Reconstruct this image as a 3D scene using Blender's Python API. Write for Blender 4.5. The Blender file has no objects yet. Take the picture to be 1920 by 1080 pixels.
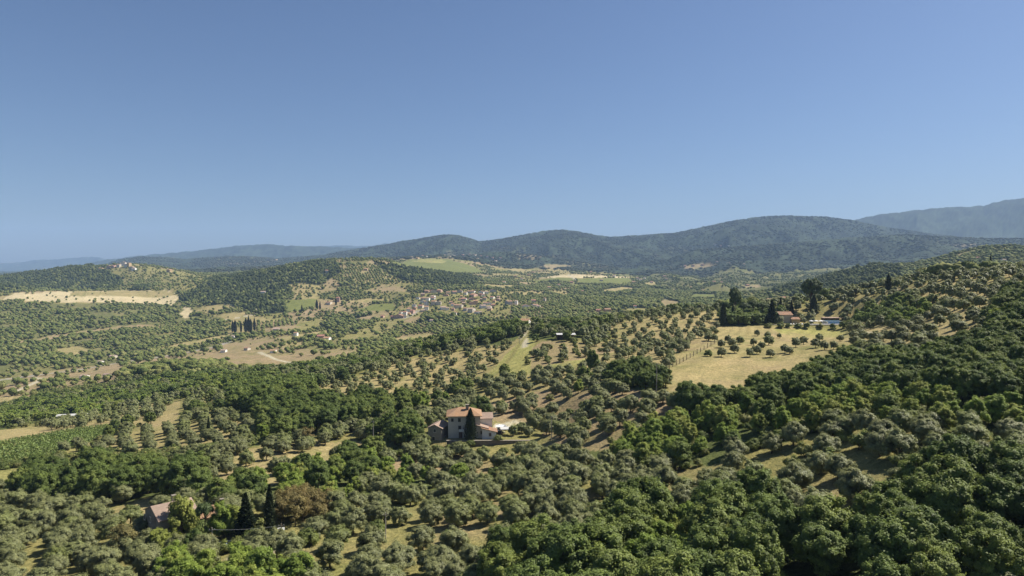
import bpy, math, random
import numpy as np

# ------------------------------------------------------------------ camera, sky, sun, exposure
scene = bpy.context.scene
F = 1281.0                 # focal length in photograph pixels (1920 wide)
CZ = 160.0                 # camera height above the valley's zero level
PITCH = math.atan(35.0 / F)
cp, sp = math.cos(PITCH), math.sin(PITCH)
cam_data = bpy.data.cameras.new('camera')
cam = bpy.data.objects.new('camera', cam_data)
scene.collection.objects.link(cam)
cam_data.sensor_width = 36.0
cam_data.lens = 36.0 * F / 1920.0
cam_data.clip_start = 1.0
cam_data.clip_end = 80000.0
cam.location = (0, 0, CZ)
cam.rotation_euler = (math.pi / 2 - PITCH, 0, 0)
scene.camera = cam

SUN_EL, SUN_AZ = math.radians(50), math.radians(68)      # azimuth from +Y (view direction) towards +X
world = bpy.data.worlds.new('World')
scene.world = world
world.use_nodes = True
wn = world.node_tree
for n in list(wn.nodes):
    wn.nodes.remove(n)
sky = wn.nodes.new('ShaderNodeTexSky')
sky.sky_type = 'NISHITA'
sky.sun_disc = False
sky.sun_elevation = SUN_EL
sky.sun_rotation = SUN_AZ
sky.altitude = 300
sky.air_density = 1.0
sky.dust_density = 1.4
sky.ozone_density = 3.0
bg = wn.nodes.new('ShaderNodeBackground')
bg.inputs['Strength'].default_value = 0.050
wo = wn.nodes.new('ShaderNodeOutputWorld')
tint = wn.nodes.new('ShaderNodeMix')          # the camera's slightly violet daylight balance
tint.data_type = 'RGBA'; tint.blend_type = 'MULTIPLY'; tint.inputs[0].default_value = 1.0
tint.inputs[7].default_value = (0.86, 0.965, 1.14, 1)
wn.links.new(sky.outputs[0], tint.inputs[6])
wn.links.new(tint.outputs[2], bg.inputs[0])
wn.links.new(bg.outputs[0], wo.inputs[0])
sun_data = bpy.data.lights.new('sun', 'SUN')
sun_data.energy = 5.0
sun_data.angle = math.radians(0.53)
sun_data.color = (1.0, 0.94, 0.84)
sun = bpy.data.objects.new('sun', sun_data)
scene.collection.objects.link(sun)
sd = (math.sin(SUN_AZ) * math.cos(SUN_EL), math.cos(SUN_AZ) * math.cos(SUN_EL), math.sin(SUN_EL))
import mathutils
sun.rotation_euler = mathutils.Vector(sd).to_track_quat('Z', 'Y').to_euler()
sun.location = (200, 100, 600)
scene.view_settings.view_transform = 'Standard'
scene.view_settings.look = 'None'
scene.view_settings.exposure = 0.70
scene.view_settings.gamma = 1.0
scene.cycles.max_bounces = 6
scene.cycles.diffuse_bounces = 4
scene.cycles.transmission_bounces = 4
scene.cycles.volume_bounces = 1
scene.cycles.use_denoising = True
scene.render.film_transparent = False

# ------------------------------------------------------------------ small helpers
COL = scene.collection
R = np.random.default_rng(7)

def hash2(ix, iy, seed):
    h = (ix.astype(np.int64) * 374761393 + iy.astype(np.int64) * 668265263 + seed * 974634777) & 0xFFFFFFFF
    h = ((h ^ (h >> 13)) * 1274126177) & 0xFFFFFFFF
    h = h ^ (h >> 16)
    return (h & 0xFFFFFF) / float(0xFFFFFF)

def vnoise(x, y, seed=0):
    x = np.asarray(x, float); y = np.asarray(y, float)
    ix = np.floor(x); iy = np.floor(y)
    fx = x - ix; fy = y - iy
    fx = fx * fx * (3 - 2 * fx); fy = fy * fy * (3 - 2 * fy)
    a = hash2(ix, iy, seed); b = hash2(ix + 1, iy, seed)
    c = hash2(ix, iy + 1, seed); d = hash2(ix + 1, iy + 1, seed)
    return (a * (1 - fx) + b * fx) * (1 - fy) + (c * (1 - fx) + d * fx) * fy

def fbm(x, y, seed=0, octs=4, gain=0.5):
    s = 0.0; a = 1.0; t = 0.0
    for k in range(octs):
        s = s + a * (vnoise(x * 2 ** k + 17.3 * k, y * 2 ** k - 9.1 * k, seed + k) - 0.5)
        t += a; a *= gain
    return s / t * 2

def project(x, y, z):
    """world point -> photograph pixel"""
    zr = z - CZ
    D = y * cp - zr * sp
    return 960 + F * x / D, 540 - F * (y * sp + zr * cp) / D, D

def ray(u, v):
    cx = (u - 960) / F; cz = -(v - 540) / F
    y = cp + cz * sp
    return cx / y, (-sp + cz * cp) / y            # x per y, rel z per y

# ------------------------------------------------------------------ terrain
CTRL = """
-700 1626 40; 0 1626 40; 960 1626 40; 1920 1626 40; 2700 1626 40
-700 1080 120; 0 1080 125; 480 1080 115; 960 1080 105; 1440 1080 95; 1920 1080 85; 2700 1080 80
-700 960 180; 0 950 180; 480 960 150; 960 960 140; 1440 950 120; 1920 950 100; 2700 950 95
0 850 260; -700 850 270; 300 850 245; 480 840 232; 700 850 222; 880 845 216; 1000 850 205; 1200 830 180; 1440 830 150; 1680 830 130; 1920 800 130; 2700 800 120
820 822 228; 905 821 226; 990 822 222; 900 790 250; 1040 800 225
0 790 460; 250 770 420; 480 760 330; 640 800 262; 700 775 285; 900 745 300; 1100 745 250; 1290 735 222; 1440 745 198; 1680 730 178; 1920 690 170; 2700 680 160
700 690 430; 850 690 395; 960 680 370; 1100 680 335; 1230 700 265; 1300 660 315; 1340 735 228; 1440 650 335; 1500 690 255; 1590 632 340; 1700 610 315; 1850 590 250; 1920 585 235; 2700 560 220
560 695 520; 660 690 500; 760 655 520; 860 638 500; 985 615 480; 1080 608 500; 1200 592 510; 1340 582 510; 1460 577 490; 1520 572 480; 1600 556 470; 1700 534 440; 1800 517 410; 1900 508 390; 2100 503 385; 2700 480 360
1000 634 430; 1060 632 420; 1150 645 400; 1440 612 430; 1500 611 430; 1580 611 425
760 670 640; 985 640 640; 1200 625 650; 1460 610 640; 1700 578 600; 1900 550 560; 2700 530 540
1000 620 1000; 1200 610 1000; 1500 590 1000; 1800 560 900; 2700 540 900
430 705 600; 600 690 640; 620 668 800; 300 695 680; 100 745 600; -300 780 600; 0 718 800; -400 730 800; 200 704 800; 430 642 1150; 100 690 950; 0 695 930; -400 700 950
620 642 1000; 560 660 900; 760 640 1000; 850 620 1100
0 645 1200; -400 650 1200; 200 642 1250; 0 600 1450; 200 603 1480; -400 600 1500; 320 605 1480; 0 570 1660; 200 570 1680; 320 575 1680
0 546 1900; 140 545 1900; 320 544 1900; -400 546 1900; 100 543 2200; 200 524 2300; 245 496 2500; 330 507 2480; 380 516 2450; 100 512 2500; 0 524 2500; -400 530 2500; 250 512 3000; 0 530 3000; 450 515 3000
420 548 1800; 480 523 2000; 550 503 2100; 620 491 2200; 720 491 2220; 800 507 2250; 880 521 2300; 700 502 2800; 850 512 2800; 550 510 2800
480 590 1500; 560 602 1400; 700 562 1700; 720 602 1350; 820 580 1450; 880 592 1350; 880 562 1600; 880 541 1900
1000 581 1350; 1000 552 1800; 1150 572 1500; 1150 542 2200; 1100 521 2700; 1300 562 1800; 1300 537 2600; 1400 547 2300; 1500 540 2000
830 492 3200; 760 492 3200; 950 507 3200; 1150 517 3200; 1300 526 3300; 1500 522 3000
1640 504 1500; 1570 526 1400; 1500 545 1400; 1850 467 1650; 1920 472 1600; 1780 482 1600; 1720 498 1500; 2700 460 1600; 1700 515 2400; 1920 500 2600; 2700 490 2600
"""
ctrl = np.array([[float(q) for q in s.split()] for line in CTRL.strip().splitlines() for s in line.split(';') if s.strip()])
def to_ab(t, y):
    return np.stack([np.clip(t, -1.25, 1.25) * 3.2, np.log(np.clip(y, 25, 3500)) * 1.7], -1)
ct, ctan = ray(ctrl[:, 0], ctrl[:, 1])
cpts = to_ab(ct, ctrl[:, 2])
def kern(r2):
    return np.sqrt(r2 + 0.05)
def cdist2(a, b):
    return ((a[:, None, :] - b[None, :, :]) ** 2).sum(-1)
n = len(cpts)
A = np.zeros((n + 3, n + 3))
A[:n, :n] = kern(cdist2(cpts, cpts)) - 1e-3 * np.eye(n)
A[:n, n] = 1; A[n, :n] = 1
A[:n, n + 1:] = cpts; A[n + 1:, :n] = cpts.T
sol = np.linalg.solve(A, np.concatenate([ctan, np.zeros(3)]))
def rbf(t, y):
    p = to_ab(t, y)
    out = np.empty(len(p))
    for i in range(0, len(p), 60000):
        q = p[i:i + 60000]
        out[i:i + 60000] = kern(cdist2(q, cpts)) @ sol[:n] + sol[n] + q @ sol[n + 1:]
    return out

# far ridges: crest line in the photograph, distance of the crest, width of the slope towards us
RIDGES = [
    ([(-700, 500), (0, 494), (40, 492), (75, 487), (100, 488), (130, 485), (160, 482.5), (185, 483), (200, 488), (260, 492), (400, 480), (500, 468), (560, 463), (600, 461), (640, 460), (670, 462.5), (695, 461), (722, 456), (745, 458), (800, 470), (1000, 490), (2700, 500)], 14000, 3000, 3.0),
    ([(-700, 530), (0, 517), (60, 511), (120, 503), (170, 494), (200, 488), (235, 483), (280, 479), (305, 477), (330, 474), (360, 472), (385, 468), (410, 466), (440, 461), (470, 459.5), (500, 458.5), (520, 459.5), (560, 461.5), (610, 463), (650, 464), (690, 467), (800, 470), (1000, 480), (1200, 490), (2700, 500)], 9800, 3600, 3.0),
    ([(-700, 540), (100, 524), (170, 505), (220, 488), (260, 482), (300, 483), (350, 487), (400, 483), (430, 481), (470, 482), (520, 485), (600, 480), (680, 466), (720, 460), (760, 452), (800, 446), (835, 441), (860, 442), (880, 448), (900, 453.5), (940, 449), (970, 443), (1000, 437), (1030, 432.5), (1055, 431.5), (1080, 434), (1110, 441), (1145, 445.5), (1200, 442), (1240, 439), (1265, 438), (1290, 432), (1330, 424), (1380, 413), (1440, 405.5), (1470, 405.5), (1500, 406), (1550, 407), (1600, 413.5), (1650, 425), (1750, 440), (1900, 455), (2700, 470)], 6000, 2900, 2.4),
    ([(-700, 520), (1000, 500), (1300, 470), (1450, 440), (1600, 413), (1640, 404), (1690, 397.5), (1740, 392), (1790, 387.5), (1845, 387), (1860, 381), (1890, 375), (1930, 371), (2000, 372), (2200, 385), (2700, 400)], 8500, 3300, 2.6),
    ([(-700, 540), (1150, 540), (1220, 500), (1300, 470), (1400, 462), (1500, 455), (1600, 447), (1700, 440), (1800, 446), (1920, 448), (2100, 452), (2700, 470)], 4300, 1500, 1.5),
    ([(-700, 545), (700, 520), (860, 480), (940, 474), (1000, 478), (1100, 494), (1150, 500), (1300, 540), (2700, 545)], 4200, 1200, 1.2),
]
def ridge_z(k, t, y, x):
    poly, yk, w, namp = RIDGES[k]
    poly = np.array(poly, float)
    tt, ta = ray(poly[:, 0], poly[:, 1])
    # small-scale roughness of the crest, in metres
    tanv = np.interp(t, tt, ta)
    zc = tanv * yk
    zc = zc + yk * 0.0009 * fbm(t * 26, np.full_like(t, k * 3.1), 50 + k, 4, 0.6)
    base = -75.0
    s = (yk - y) / w
    wob = fbm(t * 9 + k, np.log(y) * 7, 70 + k, 4, 0.55)
    front = np.clip(s + 0.16 * wob * np.clip(s * 3, 0, 1), 0, 1.3)
    g = np.where(s > 0, np.exp(-2.2 * front ** 1.35), np.exp(-((s * 2.2) ** 2)))
    spur = np.abs(fbm(t * 11 + 3 * k, np.log(y) * 4 + k, 90 + k, 3, 0.42))
    z = base + (zc - base) * g
    z = z - np.clip(zc - base, 0, None) * 0.48 * spur * np.clip(s * 2.5, 0, 1) * np.exp(-front * 0.8)
    return np.where(zc > base + 5, z, base - 60)

NT, T_MAX = 1050, 1.30
Y0, Y1, NY = 60.0, 15200.0, 620
tcol = np.linspace(-T_MAX, T_MAX, NT)
near_rows = np.linspace(-80, 57, 40)
log_rows = np.exp(np.linspace(math.log(Y0), math.log(Y1), NY))
yrow = np.concatenate([near_rows, log_rows])
TG, YG = np.meshgrid(tcol, yrow)                 # rows, columns
XG = TG * np.maximum(YG, 80.0)
# the smooth part on a coarser set of columns, then interpolated
csub = np.linspace(-T_MAX, T_MAX, 331)
TS, YS = np.meshgrid(csub, yrow)
tan_s = rbf(TS.ravel(), np.maximum(YS, 25).ravel()).reshape(TS.shape)
tan_g = np.stack([np.interp(tcol, csub, r) for r in tan_s])
ZG = tan_g * np.clip(YG, 60, 3500)
ZG = np.where(YG < 60, np.maximum(ZG, -60), ZG)
xf, yf = XG.ravel(), YG.ravel()
amp = np.clip(yf * 0.004, 0.25, 5.0)
nz = amp * fbm(xf / np.clip(yf * 0.12, 20, 260), yf / np.clip(yf * 0.12, 20, 260), 3, 4) * 0
wl = 55.0
nz = np.clip(yf / 260, 0.5, 3.0) * fbm(xf / wl, yf / wl, 3, 4) + np.clip((yf - 700) / 900, 0, 1) * 11 * fbm(xf / 260, yf / 260, 5, 4)
ZG = ZG + nz.reshape(ZG.shape)
far = YG > 2300
for k in range(len(RIDGES)):
    zk = np.full(ZG.shape, -999.0)
    zk[far] = ridge_z(k, TG[far], YG[far], XG[far])
    kk = 12.0
    h = np.clip(0.5 + 0.5 * (zk - ZG) / kk, 0, 1)
    blend = ZG * (1 - h) + zk * h + kk * h * (1 - h)
    ZG = np.where(far & (zk > -140), blend, ZG)

# flattened building plots: x0, x1, y0, y1 (world), level (relative to camera), soft edge
def at_y(u, v, y):
    t, ta = ray(u, v)
    return t * y, ta * y
PLOTS = []
def plot(x0, x1, y0, y1, z, soft, front=None):
    global ZG
    dx = np.maximum(np.maximum(x0 - XG, XG - x1), 0)
    dyb = np.maximum(YG - y1, 0); dyf = np.maximum(y0 - YG, 0) * (soft / (front or soft))
    d = np.sqrt(dx ** 2 + np.maximum(dyb, dyf) ** 2) / soft
    w = np.clip(1 - d, 0, 1); w = w * w * (3 - 2 * w)
    ZG = ZG * (1 - w) + z * w
VILLA_Y = 222.0
VILLA_Z = ray(900, 824)[1] * VILLA_Y
plot(-27, 9, 222, 243, VILLA_Z, 22, 3.0)
POOL_Y = 428.0
POOL_Z = ray(1500, 609)[1] * POOL_Y
plot(160, 204, 429, 444, POOL_Z, 34, 8.0)

def grid_rc(x, y):
    x = np.asarray(x, float); y = np.asarray(y, float)
    t = x / np.maximum(y, 80.0)
    c = np.clip((t + T_MAX) / (2 * T_MAX) * (NT - 1), 0, NT - 1.001)
    r = np.interp(y, yrow, np.arange(len(yrow)))
    r = np.clip(r, 0, len(yrow) - 1.001)
    return r, c
def bil(G, r, c):
    r0 = r.astype(int); c0 = c.astype(int); fr = r - r0; fc = c - c0
    return (G[r0, c0] * (1 - fc) + G[r0, c0 + 1] * fc) * (1 - fr) + (G[r0 + 1, c0] * (1 - fc) + G[r0 + 1, c0 + 1] * fc) * fr
def ground(x, y):
    """world height of the ground"""
    r, c = grid_rc(x, y)
    return bil(ZG, r, c) + CZ
def hit(u, v, ymin=25.0):
    """photograph pixel -> world point where that ray meets the ground"""
    t, ta = ray(u, v)
    c = np.clip((t + T_MAX) / (2 * T_MAX) * (NT - 1), 0, NT - 1.001)
    c0 = int(c); fc = c - c0
    prof = ZG[:, c0] * (1 - fc) + ZG[:, c0 + 1] * fc
    diff = prof - ta * yrow
    ok = np.where((diff >= 0) & (yrow > max(ymin, 82)))[0]
    if len(ok) == 0:
        i = len(yrow) - 1
        y = yrow[i]
    else:
        i = ok[0]
        d0, d1 = diff[i - 1], diff[i]
        f = 0 if d1 == d0 else -d0 / (d1 - d0)
        y = yrow[i - 1] + np.clip(f, 0, 1) * (yrow[i] - yrow[i - 1])
    x = t * y
    return float(x), float(y), float(ground(np.array([x]), np.array([y]))[0])
# distance of the visible ground per pixel of a 480x270 picture
BW, BH = 480, 270
DEPTH = np.full((BH, BW), 1e9)
for i in range(BW):
    t = ray(i * 4 + 2, 540)[0]
    c = (t + T_MAX) / (2 * T_MAX) * (NT - 1); c0 = int(c); fc = c - c0
    sel = yrow > 82
    ys = yrow[sel]
    el = (ZG[sel, c0] * (1 - fc) + ZG[sel, c0 + 1] * fc) / ys
    m = np.maximum.accumulate(el)
    tv = ray(np.full(BH, i * 4 + 2.0), np.arange(BH) * 4 + 2.0)[1]
    j = np.searchsorted(m, tv)
    DEPTH[:, i] = np.where(j < len(ys), ys[np.minimum(j, len(ys) - 1)], 1e9)

# ------------------------------------------------------------------ mesh helpers
def make_mesh(name, V, faces_list, mats=None, mat_idx=None, smooth=False):
    """faces_list: list of int arrays (n,3) or (n,4)"""
    me = bpy.data.meshes.new(name)
    V = np.asarray(V, np.float32)
    fl = [np.asarray(f, np.int32) for f in faces_list if len(f)]
    loops = np.concatenate([f.ravel() for f in fl])
    sizes = np.concatenate([np.full(len(f), f.shape[1], np.int32) for f in fl])
    starts = np.concatenate([[0], np.cumsum(sizes)[:-1]]).astype(np.int32)
    me.vertices.add(len(V)); me.vertices.foreach_set('co', V.ravel())
    me.loops.add(len(loops)); me.loops.foreach_set('vertex_index', loops)
    me.polygons.add(len(sizes)); me.polygons.foreach_set('loop_start', starts)
    if mats:
        for m in mats:
            me.materials.append(m)
        if mat_idx is not None:
            me.polygons.foreach_set('material_index', np.asarray(mat_idx, np.int32))
    if smooth:
        me.polygons.foreach_set('use_smooth', np.ones(len(sizes), bool))
    me.update(calc_edges=True)
    return me

def link(name, data, parent=None):
    o = bpy.data.objects.new(name, data)
    COL.objects.link(o)
    if parent is not None:
        o.parent = parent
    return o

def tag(o, label=None, cat=None, group=None, kind=None):
    if label: o['label'] = label
    if cat: o['category'] = cat
    if group: o['group'] = group
    if kind: o['kind'] = kind
    return o

class NT_:
    """thin wrapper for node trees"""
    def __init__(self, name):
        self.m = bpy.data.materials.new(name)
        self.m.use_nodes = True
        self.t = self.m.node_tree
        for n in list(self.t.nodes):
            self.t.nodes.remove(n)
        self.out = self.n('ShaderNodeOutputMaterial')
    def n(self, kind, **kw):
        nd = self.t.nodes.new(kind)
        for k, v in kw.items():
            if isinstance(k, str) and k.startswith('i_'):
                nd.inputs[k[2:].replace('_', ' ')].default_value = v
            else:
                setattr(nd, k, v)
        return nd
    def l(self, a, b):
        self.t.links.new(a, b)
    def mix(self, fac, a, b, blend='MIX'):
        nd = self.t.nodes.new('ShaderNodeMix')
        nd.data_type = 'RGBA'; nd.blend_type = blend
        for sock, val in ((nd.inputs[0], fac), (nd.inputs[6], a), (nd.inputs[7], b)):
            if hasattr(val, 'links'):
                self.l(val, sock)
            elif isinstance(val, (int, float)):
                sock.default_value = val
            else:
                sock.default_value = (*val, 1) if len(val) == 3 else val
        return nd.outputs[2]
    def noise(self, vec, scale, detail=3, rough=0.55, lo=0.35, hi=0.65):
        nd = self.n('ShaderNodeTexNoise')
        nd.inputs['Scale'].default_value = scale; nd.inputs['Detail'].default_value = detail
        nd.inputs['Roughness'].default_value = rough
        if vec is not None:
            self.l(vec, nd.inputs['Vector'])
        mr = self.n('ShaderNodeMapRange')
        mr.inputs['From Min'].default_value = lo; mr.inputs['From Max'].default_value = hi
        self.l(nd.outputs['Fac'], mr.inputs['Value'])
        return mr.outputs[0]
    def finish(self, color, rough=0.85, spec=0.2, bump=None, bump_d=0.05, bump_s=0.5, trans=0.0):
        b = self.n('ShaderNodeBsdfPrincipled')
        b.inputs['Roughness'].default_value = rough
        b.inputs['Specular IOR Level'].default_value = spec
        if hasattr(color, 'links'):
            self.l(color, b.inputs['Base Color'])
        else:
            b.inputs['Base Color'].default_value = (*color, 1)
        if bump is not None:
            bn = self.n('ShaderNodeBump')
            bn.inputs['Distance'].default_value = bump_d; bn.inputs['Strength'].default_value = bump_s
            self.l(bump, bn.inputs['Height']); self.l(bn.outputs[0], b.inputs['Normal'])
        sh = b.outputs[0]
        if trans > 0:
            tr = self.n('ShaderNodeBsdfTranslucent')
            if hasattr(color, 'links'):
                self.l(color, tr.inputs['Color'])
            else:
                tr.inputs['Color'].default_value = (*color, 1)
            ms = self.n('ShaderNodeMixShader'); ms.inputs[0].default_value = trans
            self.l(b.outputs[0], ms.inputs[1]); self.l(tr.outputs[0], ms.inputs[2])
            sh = ms.outputs[0]
        self.l(sh, self.out.inputs['Surface'])
        return self.m

def plain(name, col, rough=0.8, var=0.25, scale=0.6, spec=0.2):
    """paint, plaster, wood ...: a base colour with blotches and fine grain"""
    t = NT_(name)
    tc = t.n('ShaderNodeTexCoord')
    f = t.noise(tc.outputs['Object'], scale, 5, 0.6)
    dark = tuple(c * (1 - var) for c in col); light = tuple(min(1, c * (1 + var * 0.6)) for c in col)
    c = t.mix(f, dark, light)
    f2 = t.noise(tc.outputs['Object'], scale * 9, 3, 0.6)
    c = t.mix(0.25, c, t.mix(f2, dark, light))
    return t.finish(c, rough, spec)

# ------------------------------------------------------------------ zones: what grows where (ground pixels of the photograph)
G_STRAW, G_DRY, G_EARTH, G_GREEN, G_FLOOR, G_PALE, G_ROAD, G_VINE, G_FAR, G_MEADOW, G_GRAVEL, G_SCRUB, G_BRUSH = range(13)
G_COL = {
    G_STRAW: (0.325, 0.260, 0.132), G_DRY: (0.225, 0.20, 0.082), G_EARTH: (0.285, 0.212, 0.130), G_GREEN: (0.155, 0.165, 0.055),
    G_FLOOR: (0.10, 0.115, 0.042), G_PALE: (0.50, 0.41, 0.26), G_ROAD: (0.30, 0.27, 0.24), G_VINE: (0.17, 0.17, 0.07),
    G_FAR: (0.036, 0.048, 0.030), G_MEADOW: (0.29, 0.27, 0.10), G_GRAVEL: (0.42, 0.37, 0.28), G_SCRUB: (0.17, 0.155, 0.065), G_BRUSH: (0.120, 0.122, 0.050),
}
# mixes: list of (kind, weight); spacing in metres; rows = angle in degrees or None
CLS = {
    'olive_rows':  dict(mix=[('olive', 1)], s=7.0, rows=28, jit=0.13, skip=0.12, gap=1.35),
    'olive_slope': dict(mix=[('olive', 1)], s=8.0, rows=69, jit=0.19, skip=0.14, gap=1.08),
    'olive_ridge': dict(mix=[('olive', 0.95), ('shrub', 0.05)], s=8.3, rows=14, jit=0.22, skip=0.14),
    'olive_dense': dict(mix=[('olive', 0.84), ('shrub', 0.10), ('broad', 0.06)], s=5.6, rows=None, jit=0.34, skip=0.10),
    'olive_villa': dict(mix=[('olive', 0.86), ('shrub', 0.10), ('broad', 0.04)], s=6.9, rows=40, jit=0.27, skip=0.12),
    'olive_open':  dict(mix=[('olive', 0.74), ('shrub', 0.26)], s=5.2, rows=60, jit=0.28, skip=0.10),
    'olive_far':   dict(mix=[('olive', 1)], s=8.0, rows=20, jit=0.14, skip=0.06),
    'oak':         dict(mix=[('oak', 0.74), ('broad', 0.20), ('shrub', 0.06)], s=4.7, rows=None, jit=0.34, skip=0.02),
    'bigoak':      dict(mix=[('oak', 0.80), ('broad', 0.14), ('shrub', 0.06)], s=5.9, rows=None, jit=0.34, skip=0.02),
    'oakmix':      dict(mix=[('oak', 0.40), ('broad', 0.32), ('olive', 0.18), ('shrub', 0.10)], s=5.9, rows=None, jit=0.34, skip=0.03),
    'oakolive':    dict(mix=[('oak', 0.42), ('olive', 0.42), ('broad', 0.06), ('shrub', 0.10)], s=6.0, rows=None, jit=0.34, skip=0.05),
    'light':       dict(mix=[('broad', 0.56), ('shrub', 0.24), ('oak', 0.12), ('olive', 0.08)], s=3.7, rows=None, jit=0.36, skip=0.03),
    'scrub':       dict(mix=[('shrub', 0.7), ('oak', 0.1), ('olive', 0.2)], s=4.0, rows=None, jit=0.36, skip=0.12),
    'bank':        dict(mix=[('shrub', 0.6), ('olive', 0.4)], s=5.2, rows=None, jit=0.38, skip=0.22),
    'bushes':      dict(mix=[('shrub', 0.72), ('olive', 0.28)], s=3.6, rows=None, jit=0.36, skip=0.10),
    'hedge':       dict(mix=[('shrub', 1)], s=3.2, rows=None, jit=0.34, skip=0.05),
    'sparse':      dict(mix=[('shrub', 0.6), ('olive', 0.4)], s=6.5, rows=None, jit=0.38, skip=0.35),
    'brown':       dict(mix=[('brown', 1)], s=2.7, rows=None, jit=0.3, skip=0.05),
    'scarplants':  dict(mix=[('farshrub', 1)], s=15, rows=None, jit=0.38, skip=0.75, clump=0.5),
    'field':       dict(mix=[], s=10, rows=None, jit=0.3, skip=1),
    'wood_far':    dict(mix=[('far', 1)], s=8.0, rows=None, jit=0.36, skip=0.04),
    'pine_far':    dict(mix=[('fardark', 0.5), ('far', 0.42), ('farshrub', 0.08)], s=7.5, rows=None, jit=0.36, skip=0.04),
    'scrub_far':   dict(mix=[('far', 0.42), ('farshrub', 0.58)], s=6.8, rows=None, jit=0.38, skip=0.12, clump=0.42),
    'open_far':    dict(mix=[('far', 0.4), ('farshrub', 0.6)], s=10.5, rows=None, jit=0.38, skip=0.35, clump=0.45),
    'town_far':    dict(mix=[('far', 0.8), ('fardark', 0.2)], s=13, rows=None, jit=0.38, skip=0.25),
}
# name, class, ground, phrase for labels, polygon   (later zones lie on top of earlier ones)
ZN = []
def Z(cls, grd, phrase, poly):
    pts = [tuple(float(q) for q in p.split(',')) for p in poly.split()]
    ZN.append(dict(cls=cls, grd=grd, phrase=phrase, px=pts))
# ---- far side of the valley
Z('scrub_far', G_BRUSH, 'scrub', '-600,640 -600,560 0,568 330,570 420,600 430,640 350,660 200,682 0,708 -600,730')
Z('scrub_far', G_SCRUB, 'scrub', '330,570 480,560 600,560 760,560 760,600 700,640 600,640 430,640 420,600')
Z('pine_far', G_FAR, 'hill', '-600,548 0,546 0,519 75,510 160,498 215,503 235,525 215,543')
Z('open_far', G_DRY, 'hill', '190,503 240,496 370,512 400,530 375,545 215,545 232,525')
Z('olive_far', G_STRAW, 'hill', '235,535 260,522 300,522 310,533 290,538')
Z('pine_far', G_FAR, 'hill', '235,545 260,537 280,540 280,546')
Z('scarplants', G_PALE, 'scar', '5,562 25,549 60,548 140,546 230,545 320,545 335,553 335,564 326,573 260,569 190,567 120,567 60,563')
Z('scarplants', G_STRAW, 'scar', '130,555 140,546 320,545 333,553 300,557 200,556')
Z('pine_far', G_FAR, 'hill', '335,565 370,540 400,522 480,512 560,496 625,489 640,510 600,535 560,548 535,565 540,585 480,590 440,575 400,572')
Z('open_far', G_STRAW, 'patch', '535,535 560,530 600,535 600,560 560,562')
Z('olive_far', G_STRAW, 'terraces', '640,512 648,498 700,499 725,515 755,527 740,535 690,531 655,525')
Z('pine_far', G_FAR, 'hill', '700,492 740,500 800,508 905,522 890,534 840,536 790,532 755,527 730,513')
Z('field', G_GREEN, 'vineyard', '735,497 775,486 840,486 880,497 915,512 860,512 800,507')
Z('field', G_MEADOW, 'meadow', '770,490 800,484 840,489 830,494')
Z('wood_far', G_FAR, 'wood', '760,546 840,536 900,536 930,545 860,552')
Z('town_far', G_DRY, 'town', '735,604 730,590 780,562 790,548 880,542 955,545 965,582 900,596 820,585')
Z('olive_far', G_EARTH, 'rows', '700,640 740,612 800,606 900,604 905,622 840,632 780,640')
Z('olive_far', G_EARTH, 'rows', '480,625 480,606 540,598 560,604 545,618')
Z('wood_far', G_FAR, 'wood', '600,612 625,592 700,590 705,606 640,628')
Z('wood_far', G_FAR, 'wood', '780,606 800,590 900,596 930,600 900,608')
Z('olive_far', G_EARTH, 'field', '578,668 590,656 650,652 720,650 735,640 790,640 780,652 700,660 670,672 600,682')
Z('field', G_EARTH, 'field', '580,672 600,660 668,656 672,664 600,678')
Z('olive_far', G_EARTH, 'rows', '960,585 955,560 1010,556 1060,556 1080,570 1130,580 1120,600 1000,598')
Z('wood_far', G_FAR, 'wood', '1080,566 1060,545 1140,530 1260,540 1330,550 1440,560 1400,585 1260,575 1130,582')
Z('field', G_GREEN, 'vineyard', '1015,524 1065,516 1080,522 1070,529')
Z('field', G_GREEN, 'vineyard', '1085,531 1080,522 1180,521 1190,530 1140,533')
Z('field', G_PALE, 'field', '1010,521 1060,515 1120,517 1180,519 1180,521 1080,521')
Z('field', G_EARTH, 'field', '1232,566 1245,560 1275,568 1275,580 1250,578')
Z('field', G_GREEN, 'vineyard', '1290,560 1300,551 1340,552 1345,562')
Z('pine_far', G_FAR, 'hill', '1440,545 1520,530 1570,515 1640,500 1700,500 1690,520 1600,545 1500,565')
Z('wood_far', G_FAR, 'hill', '1690,525 1700,500 1800,488 1930,490 2200,490 2200,510 1900,510')
Z('wood_far', G_BRUSH, 'hill', '1770,494 1800,482 1850,468 1920,473 2200,470 2200,490 1900,492')
Z('field', G_EARTH, 'field', '20,640 60,636 150,622 230,612 290,608 290,612 200,620 120,632 40,646')
Z('olive_far', G_DRY, 'rows', '235,618 290,612 345,606 350,620 300,628 250,625')
Z('field', G_STRAW, 'strip', '300,655 330,646 420,628 430,632 340,652')
Z('field', G_STRAW, 'strip', '520,636 560,627 600,622 640,616 640,620 560,633 530,640')
Z('field', G_STRAW, 'strip', '425,598 470,590 520,603 480,605 440,604')
Z('field', G_EARTH, 'strip', '490,618 540,610 570,612 545,620 500,624')
Z('field', G_STRAW, 'strip', '90,656 150,650 190,660 120,668')
Z('field', G_STRAW, 'strip', '380,575 420,570 440,576 400,581')
Z('field', G_STRAW, 'strip', '640,566 690,560 735,562 690,568')
Z('field', G_EARTH, 'strip', '655,600 720,585 735,588 690,602')
Z('field', G_STRAW, 'strip', '735,635 800,625 830,628 760,642')
Z('olive_far', G_EARTH, 'rows', '960,538 1020,532 1070,540 1010,548')
Z('field', G_EARTH, 'strip', '1000,500 1040,494 1075,498 1040,505')
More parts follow.
